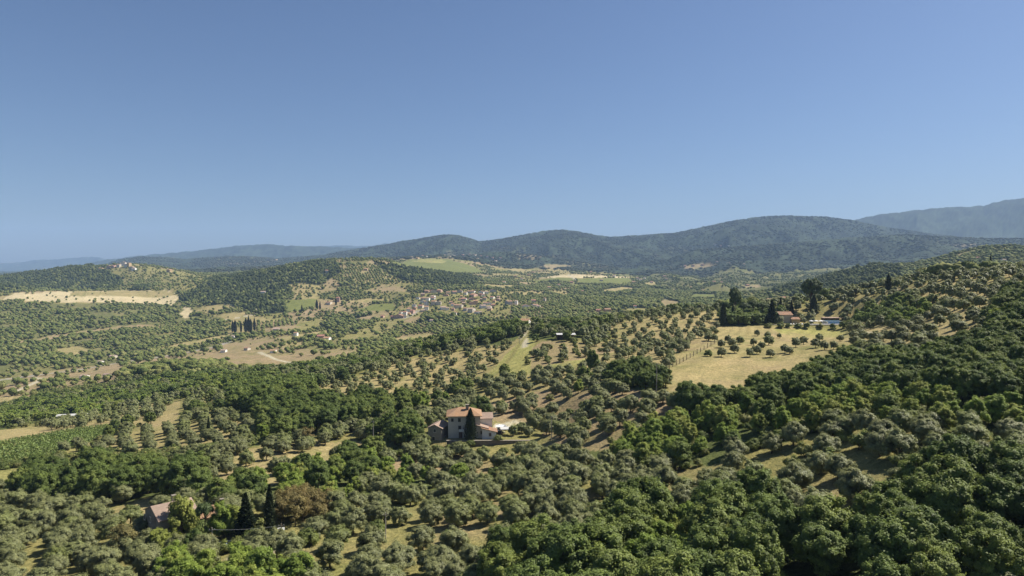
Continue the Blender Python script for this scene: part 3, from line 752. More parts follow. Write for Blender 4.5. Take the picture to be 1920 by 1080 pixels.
M_OLIVE = leaf_mat('olive_leaves', [(0.223, 0.244, 0.108), (0.26, 0.278, 0.136), (0.24, 0.275, 0.101)], 0.30, 0.5, 0.35, 0.30)
M_OAK = leaf_mat('oak_leaves', [(0.112, 0.158, 0.044), (0.148, 0.2, 0.052), (0.2, 0.245, 0.064)], 0.35)
M_BROAD = leaf_mat('bright_leaves', [(0.19, 0.265, 0.056), (0.245, 0.322, 0.066), (0.3, 0.33, 0.09)], 0.38)
M_SHRUB = leaf_mat('shrub_leaves', [(0.145, 0.189, 0.054), (0.209, 0.246, 0.076), (0.271, 0.271, 0.101)], 0.30)
M_CYP = leaf_mat('cypress_needles', [(0.026, 0.040, 0.018), (0.030, 0.044, 0.020), (0.034, 0.046, 0.022)], 0.05, 0.7, 0.15, 0.35)
M_PINE = leaf_mat('pine_needles', [(0.069, 0.101, 0.036), (0.087, 0.122, 0.042), (0.099, 0.131, 0.048)], 0.10)
M_BROWN = leaf_mat('withered_leaves', [(0.187, 0.154, 0.061), (0.209, 0.165, 0.066), (0.176, 0.16, 0.062)], 0.2)
M_FAR = leaf_mat('woodland_leaves', [(0.09, 0.119, 0.037), (0.143, 0.169, 0.051), (0.218, 0.222, 0.085)], 0.15, 0.8, 0.1, 0.3)
M_FARDARK = leaf_mat('pinewood_leaves', [(0.057, 0.076, 0.028), (0.076, 0.097, 0.032), (0.101, 0.12, 0.039)], 0.10, 0.8, 0.1, 0.3)
M_HILL = leaf_mat('hill_leaves', [(0.046, 0.056, 0.032), (0.054, 0.064, 0.036), (0.064, 0.072, 0.040)], 0.0, 0.8, 0.1, 0.25)
M_VINE = leaf_mat('vine_leaves', [(0.153, 0.212, 0.061), (0.17, 0.23, 0.068), (0.187, 0.235, 0.075)], 0.25)
M_BARK = plain('bark', (0.11, 0.085, 0.062), 0.9, 0.4, 2.0)

# ------------------------------------------------------------------ plant shapes
def unit(v):
    return v / np.maximum(np.linalg.norm(v, axis=1, keepdims=True), 1e-9)
def ico(sub):
    import bmesh
    bm = bmesh.new(); bmesh.ops.create_icosphere(bm, subdivisions=sub, radius=1.0)
    V = np.array([v.co[:] for v in bm.verts]); Fc = np.array([[v.index for v in f.verts] for f in bm.faces])
    bm.free(); return V, Fc
ICO1, ICO2 = ico(1), ico(2)

def sprays(C, N, ln, wd, rng):
    """leaf sprays: a bent diamond of leaves at each point, facing roughly along N"""
    k = len(C)
    N = unit(N)
    T = unit(np.cross(N, rng.normal(size=(k, 3))))
    B = np.cross(N, T)
    s = (0.7 + 0.6 * rng.random((k, 1)))
    l = T * ln * s * .5; w = B * wd * s * .5
    droop = N * (ln * 0.12)
    V = np.stack([C - l - droop, C + w, C + l - droop, C - w], 1).reshape(-1, 3)
    return V, np.arange(4 * k).reshape(-1, 4)

def crown(rng, h0, h1, rad, nclump, rc, nleaf, ln, wd, shape='round', core=0.62, flat=1.0, soft=0.5):
    """clumps of sprays through an uneven volume; returns V, quads, tris"""
    VV, QQ, TT = [], [], []; base = 0
    cz = (h0 + h1) / 2; hz = (h1 - h0) / 2
    dirs = unit(rng.normal(size=(nclump * 3, 3)))
    if shape == 'round':
        dirs = dirs[dirs[:, 2] > -0.75][:nclump]
    else:
        dirs = dirs[:nclump]
    ld = unit(rng.normal(size=(7, 3))); la = rng.random(7) * 0.5 - 0.18      # a few boughs reach out, a few hold back
    lump = 0.84 + 0.26 * rng.random(len(dirs)) + (np.clip(dirs @ ld.T - 0.55, 0, 1) * la * 2).sum(1)
    rr = np.where(rng.random(len(dirs)) < 0.72, 0.62 + 0.28 * rng.random(len(dirs)), 0.15 + 0.45 * rng.random(len(dirs)))
    P = dirs * (rr * lump)[:, None] * np.array([rad, rad, hz]) + np.array([0, 0, cz])
    if shape == 'umbrella':
        P[:, 2] = h1 - hz * 0.9 + np.abs(dirs[:, 2]) * hz * 0.8 * (1 - 0.5 * (np.hypot(P[:, 0], P[:, 1]) / rad) ** 2)
    for i in range(len(P)):
        r = rc * (0.65 + 0.7 * rng.random())
        out = unit((P[i] - np.array([0, 0, cz - hz * 0.5]))[None])[0]
        d = unit(rng.normal(size=(nleaf, 3)) + out * 0.75 + np.array([0, 0, 0.25]))
        far_out = np.where(rng.random((nleaf, 1)) < 0.10, 1.0 + 0.55 * rng.random((nleaf, 1)), 0.70 + 0.34 * rng.random((nleaf, 1)))
        C = P[i] + d * (r * far_out) * np.array([1, 1, 0.85 * flat])
        V, Q = sprays(C, d * (1 - 0.6 * soft) + soft * unit(C - np.array([0, 0, h0 + (cz - h0) * .7])) + 0.40 * rng.normal(size=(nleaf, 3)) + np.array([0, 0, 0.35]), ln, wd, rng)
        VV.append(V); QQ.append(Q + base); base += len(V)
        if core > 0:
            iv, fc = ICO1
            cv = iv * (r * min(.86, core * 1.3) * (0.8 + 0.4 * rng.random((len(iv), 1)))) * np.array([1, 1, 0.85 * flat]) + P[i]
            VV.append(cv); TT.append(fc + base); base += len(cv)
    return np.concatenate(VV), np.concatenate(QQ), (np.concatenate(TT) if TT else np.zeros((0, 3), int)), P

def tubes(paths):
    """tapered limbs: list of (points, radii)"""
    VV, QQ = [], []; base = 0; S = 6
    for pts, rad in paths:
        pts = np.array(pts, float)
        for i, p in enumerate(pts):
            d = pts[min(i + 1, len(pts) - 1)] - pts[max(i - 1, 0)]
            d = d / np.linalg.norm(d)
            a = np.cross(d, [0.3, 1, 0.1]); a /= np.linalg.norm(a); b = np.cross(d, a)
            for k in range(S):
                an = 2 * math.pi * k / S
                VV.append(p + (a * math.cos(an) + b * math.sin(an)) * rad[i])
        for i in range(len(pts) - 1):
            for k in range(S):
                QQ.append((base + i * S + k, base + i * S + (k + 1) % S, base + (i + 1) * S + (k + 1) % S, base + (i + 1) * S + k))
        base += len(pts) * S
    return np.array(VV), np.array(QQ)

def limbs(rng, h_fork, P, r0, nl=6, lean=0.3):
    top = np.array([rng.normal() * lean * .5, rng.normal() * lean * .5, h_fork])
    paths = [([(0, 0, -0.6), (top[0] * .3, top[1] * .4, h_fork * .5), tuple(top)], [r0 * 1.35, r0 * .95, r0 * .8])]
    order = np.argsort(-P[:, 2] + rng.random(len(P)) * 2)
    for i in order[:nl]:
        e = P[i]; mid = top * .5 + e * .5 + rng.normal(size=3) * .25 + np.array([0, 0, -.15])
        paths.append(([tuple(top - [0, 0, .15]), tuple(mid), tuple(e)], [r0 * .6, r0 * .36, r0 * .12]))
    return tubes(paths)

PROTO = {}          # kind -> list of dict(trunk mesh, crown mesh, both mesh, h, r)
def add_proto(kind, V, Q, T, trunk, mat, h, r, far=False):
    cm = make_mesh(kind + '_crown', V, [Q, T], [mat])
    tm = make_mesh(kind + '_trunk', trunk[0], [trunk[1]], [M_BARK], None, True) if trunk is not None else None
    if trunk is not None:
        nb = len(V)
        bm_ = make_mesh(kind + '_whole', np.concatenate([V, trunk[0]]), [Q, T, trunk[1] + nb], [mat, M_BARK],
                        np.concatenate([np.zeros(len(Q) + len(T), int), np.ones(len(trunk[1]), int)]))
    else:
        bm_ = cm
    PROTO.setdefault(kind, []).append(dict(crown=cm, trunk=tm, whole=bm_, h=h, r=r, far=far))

def add_round(kind, mat, seed, h0, h1, rad, ncl, rc, nleaf, ln, wd, fork, r0, far=False, shape='round', core=0.6, flat=1.0, nl=6, soft=0.5):
    rng = np.random.default_rng(seed)
    V, Q, T, P = crown(rng, h0, h1, rad, ncl, rc, nleaf, ln, wd, shape, core, flat, soft)
    add_proto(kind, V, Q, T, limbs(rng, fork, P, r0, nl), mat, h1 + rc * .6, rad + rc * .4, far)

for i in range(5):      # olives: rounded, feathery, silvery, on short forked trunks
    add_round('olive_tree', M_OLIVE, 100 + i, 0.35, 4.4 + 0.25 * (i % 3), 2.25 + 0.15 * (i % 2), 95, 0.52, 140, 0.32, 0.085, 1.2, 0.17, core=0.55, soft=1.0)
for i in range(2):
    add_round('olive_tree', M_OLIVE, 120 + i, 0.35, 4.4, 2.25, 26, 0.84, 44, 0.8, 0.3, 1.2, 0.17, far=True, soft=0.9)
for i in range(5):      # oaks: heavy, clumped
    add_round('oak_tree', M_OAK, 200 + i, 0.3, 8.2 + 0.5 * (i % 3), 3.5 + 0.25 * (i % 2), 105, 0.80, 170, 0.36, 0.20, 2.6, 0.26)
for i in range(2):
    add_round('oak_tree', M_OAK, 220 + i, 0.3, 8.4, 3.6, 32, 1.35, 40, 1.15, 0.75, 2.6, 0.26, far=True)
for i in range(4):      # lighter, looser trees (locust, ash, young poplar)
    add_round('broadleaf_tree', M_BROAD, 300 + i, 0.1, 6.2 + 0.5 * (i % 3), 2.5, 84, 0.60, 130, 0.34, 0.16, 1.8, 0.14, core=0.5)
for i in range(2):
    add_round('broadleaf_tree', M_BROAD, 320 + i, 0.1, 6.4, 2.5, 26, 1.0, 36, 1.0, 0.6, 1.8, 0.14, far=True)
for i in range(4):
    add_round('shrub', M_SHRUB, 400 + i, 0.15, 1.9 + 0.3 * (i % 2), 1.35, 26, 0.52, 130, 0.27, 0.13, 0.5, 0.06, nl=4)
for i in range(2):
    add_round('shrub', M_SHRUB, 420 + i, 0.15, 2.0, 1.4, 12, 0.68, 26, 0.7, 0.4, 0.5, 0.06, far=True, nl=4)
for i in range(3):
    add_round('withered_tree', M_BROWN, 500 + i, 0.5, 7.2, 1.8, 40, 0.75, 80, 0.34, 0.12, 2.0, 0.11, core=0.25)
for i in range(2):      # umbrella pines
    add_round('pine_tree', M_PINE, 600 + i, 5.0, 8.6, 3.4, 46, 0.95, 110, 0.5, 0.22, 5.6, 0.22, shape='umbrella', core=0.6, flat=.8, nl=12)
add_round('round_pine', M_PINE, 610, 5.4, 10.4, 3.4, 90, 0.85, 110, 0.5, 0.22, 5.2, 0.26, core=0.62, nl=10)
def add_cone(kind, mat, seed, h, r, n, ln, wd, prof, trunk_h=1.0, up=0.8, layered=0):
    """slender or conical conifer: sprays on an uneven spindle"""
    rng = np.random.default_rng(seed)
    k = rng.random(n) ** 0.85
    an = rng.random(n) * 2 * math.pi
    wob = 1 + 0.22 * np.sin(an * 3 + k * 17 + seed) * np.sin(k * 23 + an) + 0.16 * rng.normal(size=n)
    if layered:
        wob = wob * (0.62 + 0.5 * (1 - (k * layered) % 1.0))
    rr = r * np.interp(k, [p[0] for p in prof], [p[1] for p in prof]) * np.clip(wob, .35, 1.5) * (0.72 + 0.3 * rng.random(n))
    C = np.stack([rr * np.cos(an), rr * np.sin(an), trunk_h + k * (h - trunk_h)], 1)
    N = np.stack([np.cos(an), np.sin(an), np.full(n, 0.25)], 1) + 0.5 * rng.normal(size=(n, 3))
    N = unit(N)
    T = unit(np.stack([np.cos(an) * (1 - up), np.sin(an) * (1 - up), np.full(n, up)], 1) + 0.25 * rng.normal(size=(n, 3)))
    B = unit(np.cross(N, T)); s = (0.7 + .6 * rng.random((n, 1)))
    V = np.stack([C - T * ln * s / 2, C + B * wd * s / 2, C + T * ln * s / 2, C - B * wd * s / 2], 1).reshape(-1, 3)
    Q = np.arange(4 * n).reshape(-1, 4)
    ks = np.linspace(0, 1, 11); S = 9
    cv = []
    for q in ks:
        for j in range(S):
            a = 2 * math.pi * j / S
            ra = r * 0.62 * np.interp(q, [p[0] for p in prof], [p[1] for p in prof]) * (0.85 + .3 * rng.random())
            cv.append((ra * math.cos(a), ra * math.sin(a), trunk_h + q * (h - trunk_h) * .97))
    cq = [(i * S + j, i * S + (j + 1) % S, (i + 1) * S + (j + 1) % S, (i + 1) * S + j) for i in range(10) for j in range(S)]
    V2 = np.concatenate([V, np.array(cv)]); Q2 = np.concatenate([Q, np.array(cq) + len(V)])
    tr = tubes([([(0, 0, -.6), (0, 0, trunk_h), (0, 0, h * .5)], [r * .18 + .08, r * .15 + .06, .05])])
    add_proto(kind, V2, Q2, np.zeros((0, 3), int), tr, mat, h, r)
SPIN = [(0, .55), (.12, .9), (.35, 1), (.6, .85), (.85, .42), (1, .04)]
FAT = [(0, .7), (.15, 1), (.45, .95), (.75, .62), (1, .05)]
CONE = [(0, .9), (.08, 1), (.5, .55), (.85, .18), (1, .02)]
add_cone('cypress_tree', M_CYP, 1, 12.0, 0.95, 2600, 0.55, 0.2, SPIN, .5)
add_cone('cypress_tree', M_CYP, 2, 12.0, 1.25, 2600, 0.6, 0.22, SPIN, .5)
add_cone('cypress_tree', M_CYP, 3, 12.0, 2.6, 3600, 0.7, 0.26, FAT, .6)
add_cone('fir_tree', M_CYP, 4, 12.0, 3.1, 5200, 0.75, 0.3, CONE, .6, 0.15, 11)
add_cone('fir_tree', M_CYP, 5, 12.0, 3.6, 5600, 0.8, 0.3, CONE, .6, 0.1, 9)
# far clumps (a kilometre and more): lumpy little crowns
def add_lump(kind, mat, seed, h, r, tall=1.0):
    rng = np.random.default_rng(seed)
    VV, TT = [], []; base = 0
    for j in range(6):
        a = rng.random() * 6.28; q = rng.random() * r * .55
        iv, fc = ICO1
        cr = r * (.45 + .3 * rng.random())
        V = iv * cr * (0.75 + .5 * rng.random((len(iv), 1))) * np.array([1, 1, tall]) + np.array([q * math.cos(a), q * math.sin(a), h * (.42 + .28 * rng.random())])
        VV.append(V); TT.append(fc + base); base += len(V)
    n = 60
    d = unit(rng.normal(size=(n, 3))); d[:, 2] = np.abs(d[:, 2])
    V, Q = sprays(d * np.array([r * .95, r * .95, h * .5]) + np.array([0, 0, h * .45]), d, r * .55, r * .35, rng)
    VV.append(V); Q = Q + base
    m = make_mesh(kind, np.concatenate(VV), [np.concatenate(TT), Q], [mat])
    PROTO.setdefault(kind, []).append(dict(crown=m, trunk=None, whole=m, h=h, r=r, far=True))
for i in range(4):
    add_lump('far', M_FAR, 700 + i, 6.8, 4.0)
    add_lump('fardark', M_FARDARK, 720 + i, 11.0, 3.6, 1.35)
    add_lump('farshrub', M_FAR, 740 + i, 3.2, 2.4)

for i in range(4):
    add_lump('fargrove', M_HILL, 760 + i, 9.0, 13.0, 0.5)
KIND_OF = {'fargrove': 'fargrove', 'olive': 'olive_tree', 'oak': 'oak_tree', 'broad': 'broadleaf_tree', 'shrub': 'shrub', 'brown': 'withered_tree', 'far': 'far', 'fardark': 'fardark', 'farshrub': 'farshrub'}
SCALE = {'fargrove': (0.35, 1.0), 'olive_tree': (0.80, 1.25), 'oak_tree': (0.55, 1.0), 'broadleaf_tree': (0.52, 1.05), 'shrub': (0.6, 1.5), 'withered_tree': (0.75, 1.15), 'far': (0.45, 1.45), 'fardark': (0.5, 1.4), 'farshrub': (0.5, 1.7)}

# ------------------------------------------------------------------ where everything grows
KEEP_OUT = [  # world circles kept clear: x, y, r
]
def clear_px(u, v, r):
    x, y, _ = hit(u, v); KEEP_OUT.append((x, y, r))
def clear_xy(x, y, r):
    KEEP_OUT.append((x, y, r))
clear_xy(-7, 215.5, 4.6); clear_xy(0, 215.5, 4.6); clear_xy(6, 215, 4.4); clear_xy(-19, 223, 6.5); clear_xy(-12, 226, 6.5); clear_xy(-6, 228, 6); clear_xy(0, 226, 6); clear_xy(-25, 224, 5.5); clear_xy(5, 224, 5)
for u in range(1452, 1600, 10):
    clear_px(u, 609, 7)
for u in range(150, 430, 30):
    pass
PL = []   # plants: kind, variant, x, y, z, scale, rot, zone
def scatter():
    rng = np.random.default_rng(99)
    jobs = [(i, z['bb'], CLS[z['cls']]) for i, z in enumerate(ZN)]
    default_near = dict(mix=[('olive', 0.5), ('shrub', 0.25), ('oak', 0.2), ('broad', 0.05)], s=6.5, rows=None, jit=0.36, skip=0.08)
    jobs.append((-1, (-520, 520, 70, 640), default_near))
    jobs.append((-2, (-2700, 2700, 640, 3300), CLS['scrub_far']))
    jobs.append((-4, (-5600, 5600, 3350, 7200), dict(mix=[('fargrove', 1)], s=24, rows=None, jit=0.4, skip=0.2)))
    for zi_, bb, c in jobs:
        if not c['mix']:
            continue
        s = c['s']; ang = math.radians(c['rows'] if c['rows'] is not None else 17 + 31 * zi_)
        cx, cy = (bb[0] + bb[1]) / 2, (bb[2] + bb[3]) / 2
        ext = math.hypot(bb[1] - bb[0], bb[3] - bb[2]) / 2 + s
        k = int(ext / s) + 1
        if k > 600: k = 600
        ii, jj = np.meshgrid(np.arange(-k, k + 1), np.arange(-k, k + 1))
        ii = ii.ravel(); jj = jj.ravel()
        px = (ii + 0.5 * (jj % 2) * (c['rows'] is None)) * s; py = jj * s * (0.9 if c['rows'] is None else c.get('gap', 1.12))
        x = cx + px * math.cos(ang) - py * math.sin(ang)
        y = cy + px * math.sin(ang) + py * math.cos(ang)
        x = x + rng.normal(size=len(x)) * s * c['jit']; y = y + rng.normal(size=len(x)) * s * c['jit']
        m = (x > bb[0]) & (x < bb[1]) & (y > bb[2]) & (y < bb[3]) & (y > 62) & (np.abs(x) < 0.98 * y + 55)
        x, y = x[m], y[m]
        if not len(x): continue
        zz = zone_index(x, y)
        if zi_ == -1:
            m = (zz < 0)
        elif zi_ in (-2, -4):
            m = (zz < 0)
        else:
            m = (zz == zi_)
        m &= rng.random(len(x)) > c['skip']
        if c.get('clump'):
            m &= (fbm(x / 60, y / 60, 77, 3) * 1.5 + 0.5) > rng.random(len(x)) * c['clump'] * 2 - 0.12
        x, y = x[m], y[m]
        if zi_ == -2 or c is CLS['scrub_far']:
            pi_, pe_ = plots(x, y, 95.0)
            use = (ZN[zi_]['px'][0][0] > 100) if zi_ >= 0 else True
            if use:
                dens = np.where(pi_ < 0.24, 0.30, np.where(pi_ < 0.38, 0.10, np.where(pi_ < 0.46, 0.06, np.where(pi_ < 0.7, 0.55, 1.0))))
                dens = np.where(pe_ < 6, 0.9, dens)
                keep = rng.random(len(x)) < dens
                x, y = x[keep], y[keep]
        if zi_ != -4 and y.size:   # thin out with distance
            keep = rng.random(len(x)) < np.clip((2000 / np.maximum(y, 1)) ** 1.1, 0.25, 1)
            x, y = x[keep], y[keep]
        z = ground(x, y)
        # ground that the photograph cannot show, behind the crests
        u, v, D = project(x, y, z + 12)
        bu = np.clip(u / 4, 0, BW - 1).astype(int); bv = np.clip(v / 4, 0, BH - 1).astype(int)
        vis = (DEPTH[bv, bu] > y - 25 - 0.03 * y) | (v < 0) | (v > 1079) | (y < 140)
        x, y, z = x[vis], y[vis], z[vis]
        ok = np.ones(len(x), bool)
        for (kx, ky, kr) in KEEP_OUT:
            ok &= (x - kx) ** 2 + (y - ky) ** 2 > kr * kr
        for w, hw in ROAD_W:
            for a in w[::2]:
                ok &= (x - a[0]) ** 2 + (y - a[1]) ** 2 > (hw + (1.2 if y.mean() < 600 else 6)) ** 2
        x, y, z = x[ok], y[ok], z[ok]
        names = [KIND_OF[q[0]] for q in c['mix']]; wts = np.array([q[1] for q in c['mix']], float); wts /= wts.sum()
        # kinds grow in drifts rather than salt and pepper
        drift = np.clip(vnoise(x / 16 + 3, y / 16, 83) * 0.75 + rng.random(len(x)) * 0.35 - 0.05, 0, 0.999)
        cum = np.cumsum(wts)
        if c['rows'] is not None: drift = rng.random(len(x))
        kk = np.searchsorted(cum, drift)
        for a in range(len(x)):
            kd = names[min(kk[a], len(names) - 1)]
            if y[a] > 700 and kd in ('olive_tree', 'oak_tree', 'broadleaf_tree', 'shrub'):
                kd = {'olive_tree': 'farolive', 'oak_tree': 'far', 'broadleaf_tree': 'far', 'shrub': 'farshrub'}[kd]
            if kd == 'farolive': kd = 'farshrub'
            lo, hi = SCALE[kd]
            sc = lo + (hi - lo) * (0.6 * rng.random() ** 1.3 + 0.45 * vnoise(np.array([x[a] / 22]), np.array([y[a] / 22]), 91)[0])
            if c is CLS['olive_far']: sc *= 1.15
            if c is CLS['olive_slope']: sc *= 0.78
            if c is CLS['bigoak'] and kd != 'shrub': sc *= 1.28
            if c is CLS['town_far']: sc *= 0.7
            PL.append([kd, 0, x[a], y[a], z[a], sc, rng.random() * 6.283, zi_, 1.0])
for (hu, hv) in HOUSE_FEET:
    hx, hy, _ = hit(hu, hv, 700); KEEP_OUT.append((hx, hy + 3, 11)); KEEP_OUT.append((hx, hy - 14, 9))
scatter()

# plants one can point at in the photograph: kind, variant, foot pixel, height in photograph pixels, width factor
SINGLES = []
def single(kind, var, u, v, hpx, wf=1.0, label=None, phrase='', y=None):
    if y is None:
        x, y, z = hit(u, v)
    else:
        t, _ = ray(u, v); x = t * y; z = float(ground(np.array([x]), np.array([y]))[0])
    p = PROTO[kind][var]
    D = y * cp - (z - CZ) * sp
    s = hpx * D / F / p['h']
    PL.append([kind, var + 100, x, y, z, s, (u * 7.3 + v) % 6.283, -3, wf])
    SINGLES.append((len(PL) - 1, label))

# cypresses, pines and firs that stand out
single('cypress_tree', 0, 506, 1010, 102, 1.15, 'tall thin dark cypress beside the brown thicket at the lower left')
single('fir_tree', 0, 461, 1012, 88, 0.95, 'dark tiered fir tree left of the tall thin cypress')
single('pine_tree', 0, 384, 1018, 78, 0.55, 'dark narrow pine tree in front of the farmhouse, beside the pale pole')
single('broadleaf_tree', 1, 343, 1012, 88, 0.8, 'tall pale grey green poplar in front of the farmhouse roof')
single('broadleaf_tree', 2, 420, 1010, 72, 0.8, 'tall bright green tree right of the dark narrow pine')
single('broadleaf_tree', 0, 440, 1006, 62, 0.7, 'slim bright green tree close behind the fir tree')
single('withered_tree', 0, 232, 1045, 72, 1.35, 'wide brown withered tree left of the farmhouse')
single('withered_tree', 1, 578, 838, 46, 1.0, 'brown withered tree under the big dark wood')
single('cypress_tree', 2, 882, 829, 63, 0.78, 'dark ivy-clad cypress in front of the stone villa')
single('cypress_tree', 0, 391, 822, 42, 0.9, 'thin dark cypress at the left edge of the big dark wood')
single('cypress_tree', 2, 1356, 611, 43, 0.66, 'dark cone-shaped cypress left of the pool villa')
single('cypress_tree', 1, 1374, 604, 34, 0.75, 'slim cypress standing under the tall round-topped pine')
single('round_pine', 0, 1378, 603, 64, 0.5, 'tall narrow tree with rounded top beside the pool villa')
single('fir_tree', 1, 1447, 608, 46, 0.85, 'wide dark fir tree in front of the pool villa')
single('fir_tree', 0, 1463, 586, 28, 0.62, 'small dark fir behind the pool villa roof')
single('fir_tree', 0, 1484, 590, 28, 0.7, 'small dark fir right of the pool villa roof')
single('cypress_tree', 2, 1526, 592, 38, 0.80, 'stout dark cypress behind the swimming pool')
single('round_pine', 0, 1520, 586, 64, 0.82, 'tall round-crowned pine rising above the ridge behind the pool')
single('pine_tree', 0, 1395, 603, 36, 0.8, 'umbrella pine right of the tall round-topped tree')
single('pine_tree', 1, 1412, 602, 40, 0.75, 'broad dark umbrella pine left of the wide fir')
single('pine_tree', 1, 1430, 600, 34, 0.8, 'umbrella pine close beside the wide fir')
single('pine_tree', 0, 1588, 600, 24, 1.0, 'low dark spreading pine at the right end of the pool')
single('cypress_tree', 0, 1857, 511, 33, 0.8, 'tallest slender cypress on the right-hand crest', y=405)
single('cypress_tree', 0, 1823, 515, 23, 0.6, 'thin cypress left of the tallest one on the right-hand crest', y=412)
single('cypress_tree', 0, 1784, 518, 20, 0.5, 'small thin cypress in the middle of the right-hand crest', y=416)
single('cypress_tree', 0, 1767, 521, 17, 0.5, 'tiny cypress, leftmost of the four thin ones on the crest', y=420)
single('cypress_tree', 2, 1666, 538, 32, 0.72, 'squat rounded dark cypress on the crest above the pool', y=448)
single('oak_tree', 0, 1897, 506, 15, 0.9, 'dark tree on the crest right of the tallest cypress')
single('cypress_tree', 1, 1214, 722, 36, 0.9, 'narrow dark tree at the right end of the clump below the pale field')
single('cypress_tree', 1, 1196, 724, 34, 0.9, 'narrow dark tree in the middle of the clump below the pale field')
single('oak_tree', 1, 1112, 700, 48, 0.62, 'tall ivy-covered tree alone in the orchard right of the garden plot')
single('oak_tree', 2, 834, 652, 30, 0.95, 'dark round oak on the spur beyond the orchard')
for k, (u, v, h) in enumerate([(436, 623, 22), (441, 624, 24), (452, 623, 20), (461, 623, 27), (466, 622, 30), (470, 624, 26), (477, 620, 24)]):
    single('cypress_tree', k % 2, u, v, h, 1.2, 'dark cypress above the valley road, %s from the left of seven' % ['first', 'second', 'third', 'fourth', 'fifth', 'sixth', 'last'][k])
for k, (u, v, h) in enumerate([(508, 548, 16), (482, 548, 14), (566, 586, 15), (594, 580, 18), (600, 581, 16), (630, 572, 12), (566, 524, 12)]):
    single('cypress_tree', k % 2, u, v, h, 1.3, 'dark cypress on the wooded hill left of the village, %s from left' % ['second', 'first', 'fourth', 'fifth', 'sixth', 'seventh', 'third'][k])
for k in range(9):
    u = 703 + k * 12.5
    single('cypress_tree', k % 2, u, 497 + k * 1.7, 7.5 + (k * 37 % 5) * .7, 1.6, 'tiny cypress on the hill crest above the village, %s from the left of nine' % ['first', 'second', 'third', 'fourth', 'fifth', 'sixth', 'seventh', 'eighth', 'last'][k])
# olives standing free on the pale field right of the fence
FREE = [(1352, 669, 18), (1377, 662, 19), (1406, 669, 18), (1419, 664, 18), (1444, 670, 17), (1472, 662, 17), (1365, 642, 15), (1387, 646, 17),
        (1373, 650, 17), (1352, 652, 17), (1340, 640, 14), (1413, 648, 15), (1427, 656, 17), (1441, 647, 20), (1420, 630, 13), (1440, 634, 13), (1461, 634, 10),
        (1492, 651, 20), (1507, 646, 17), (1529, 652, 19), (1546, 656, 18), (1536, 640, 16), (1563, 655, 17), (1480, 664, 15), (1576, 640, 13)]
fr = sorted(range(len(FREE)), key=lambda i: FREE[i][0])
ORD = ['first', 'second', 'third', 'fourth', 'fifth', 'sixth', 'seventh', 'eighth', 'ninth', 'tenth', 'eleventh', 'twelfth', 'thirteenth', 'fourteenth', 'fifteenth', 'sixteenth',
       'seventeenth', 'eighteenth', 'nineteenth', 'twentieth', 'twenty-first', 'twenty-second', 'twenty-third', 'twenty-fourth', 'twenty-fifth']
for n_, i in enumerate(fr):
    u, v, h = FREE[i]
    single('olive_tree', i % 5, u, v, h, 0.95, 'olive tree alone on the pale field right of the fence, %s from the left' % ORD[n_])
single('shrub', 0, 1327, 668, 13, 0.8, 'low dark bush at the foot of the wire fence')
for k, (u, v, h) in enumerate([(1287, 657, 17), (1264, 657, 18), (1240, 672, 17), (1233, 662, 15), (1236, 652, 14)]):
    single('olive_tree', k, u, v, h, 0.95, ['lone olive beside the top of the wire fence, on its left', 'lone olive left of the wire fence with a long shadow', 'olive nearest the lower end of the wire fence', 'olive second up the slope from the lower fence end', 'olive third up the slope from the lower fence end'][k])

for k, (u, v, h) in enumerate([(1441, 614, 9), (1462, 615, 11), (1478, 614, 8), (1497, 615, 10), (1513, 616, 12), (1537, 615, 9), (1561, 617, 12), (1580, 616, 15), (1596, 614, 17)]):
    single('shrub' if h < 12 else 'oak_tree', k % 4, u, v, h, 1.15, 'dark bush against the pool terrace wall, %s from left of nine' % (ORD[k]))
single('broadleaf_tree', 3, 300, 1040, 52, 1.0, 'bright green tree in front of the gable of the stone farmhouse')
single('oak_tree', 3, 366, 1046, 58, 0.9, 'dark round tree in front of the poplar at the farmhouse')
for (u, v, h, l) in [(962, 817, 21, 'olive tree on the villa terrace beside the pergola'), (978, 812, 22, 'olive tree on the villa terrace, second right of the pergola'),
                     (990, 819, 20, 'olive tree at the right end of the villa terrace wall'), (940, 778, 20, 'olive tree at the back of the villa yard'),
                     (962, 772, 21, 'olive tree beside the track behind the villa yard')]:
    single('olive_tree', int(u) % 5, u, v, h, 1.0, l)
single('broadleaf_tree', 1, 404, 1012, 50, 0.9, 'leafy green tree standing before the orange-roofed house')
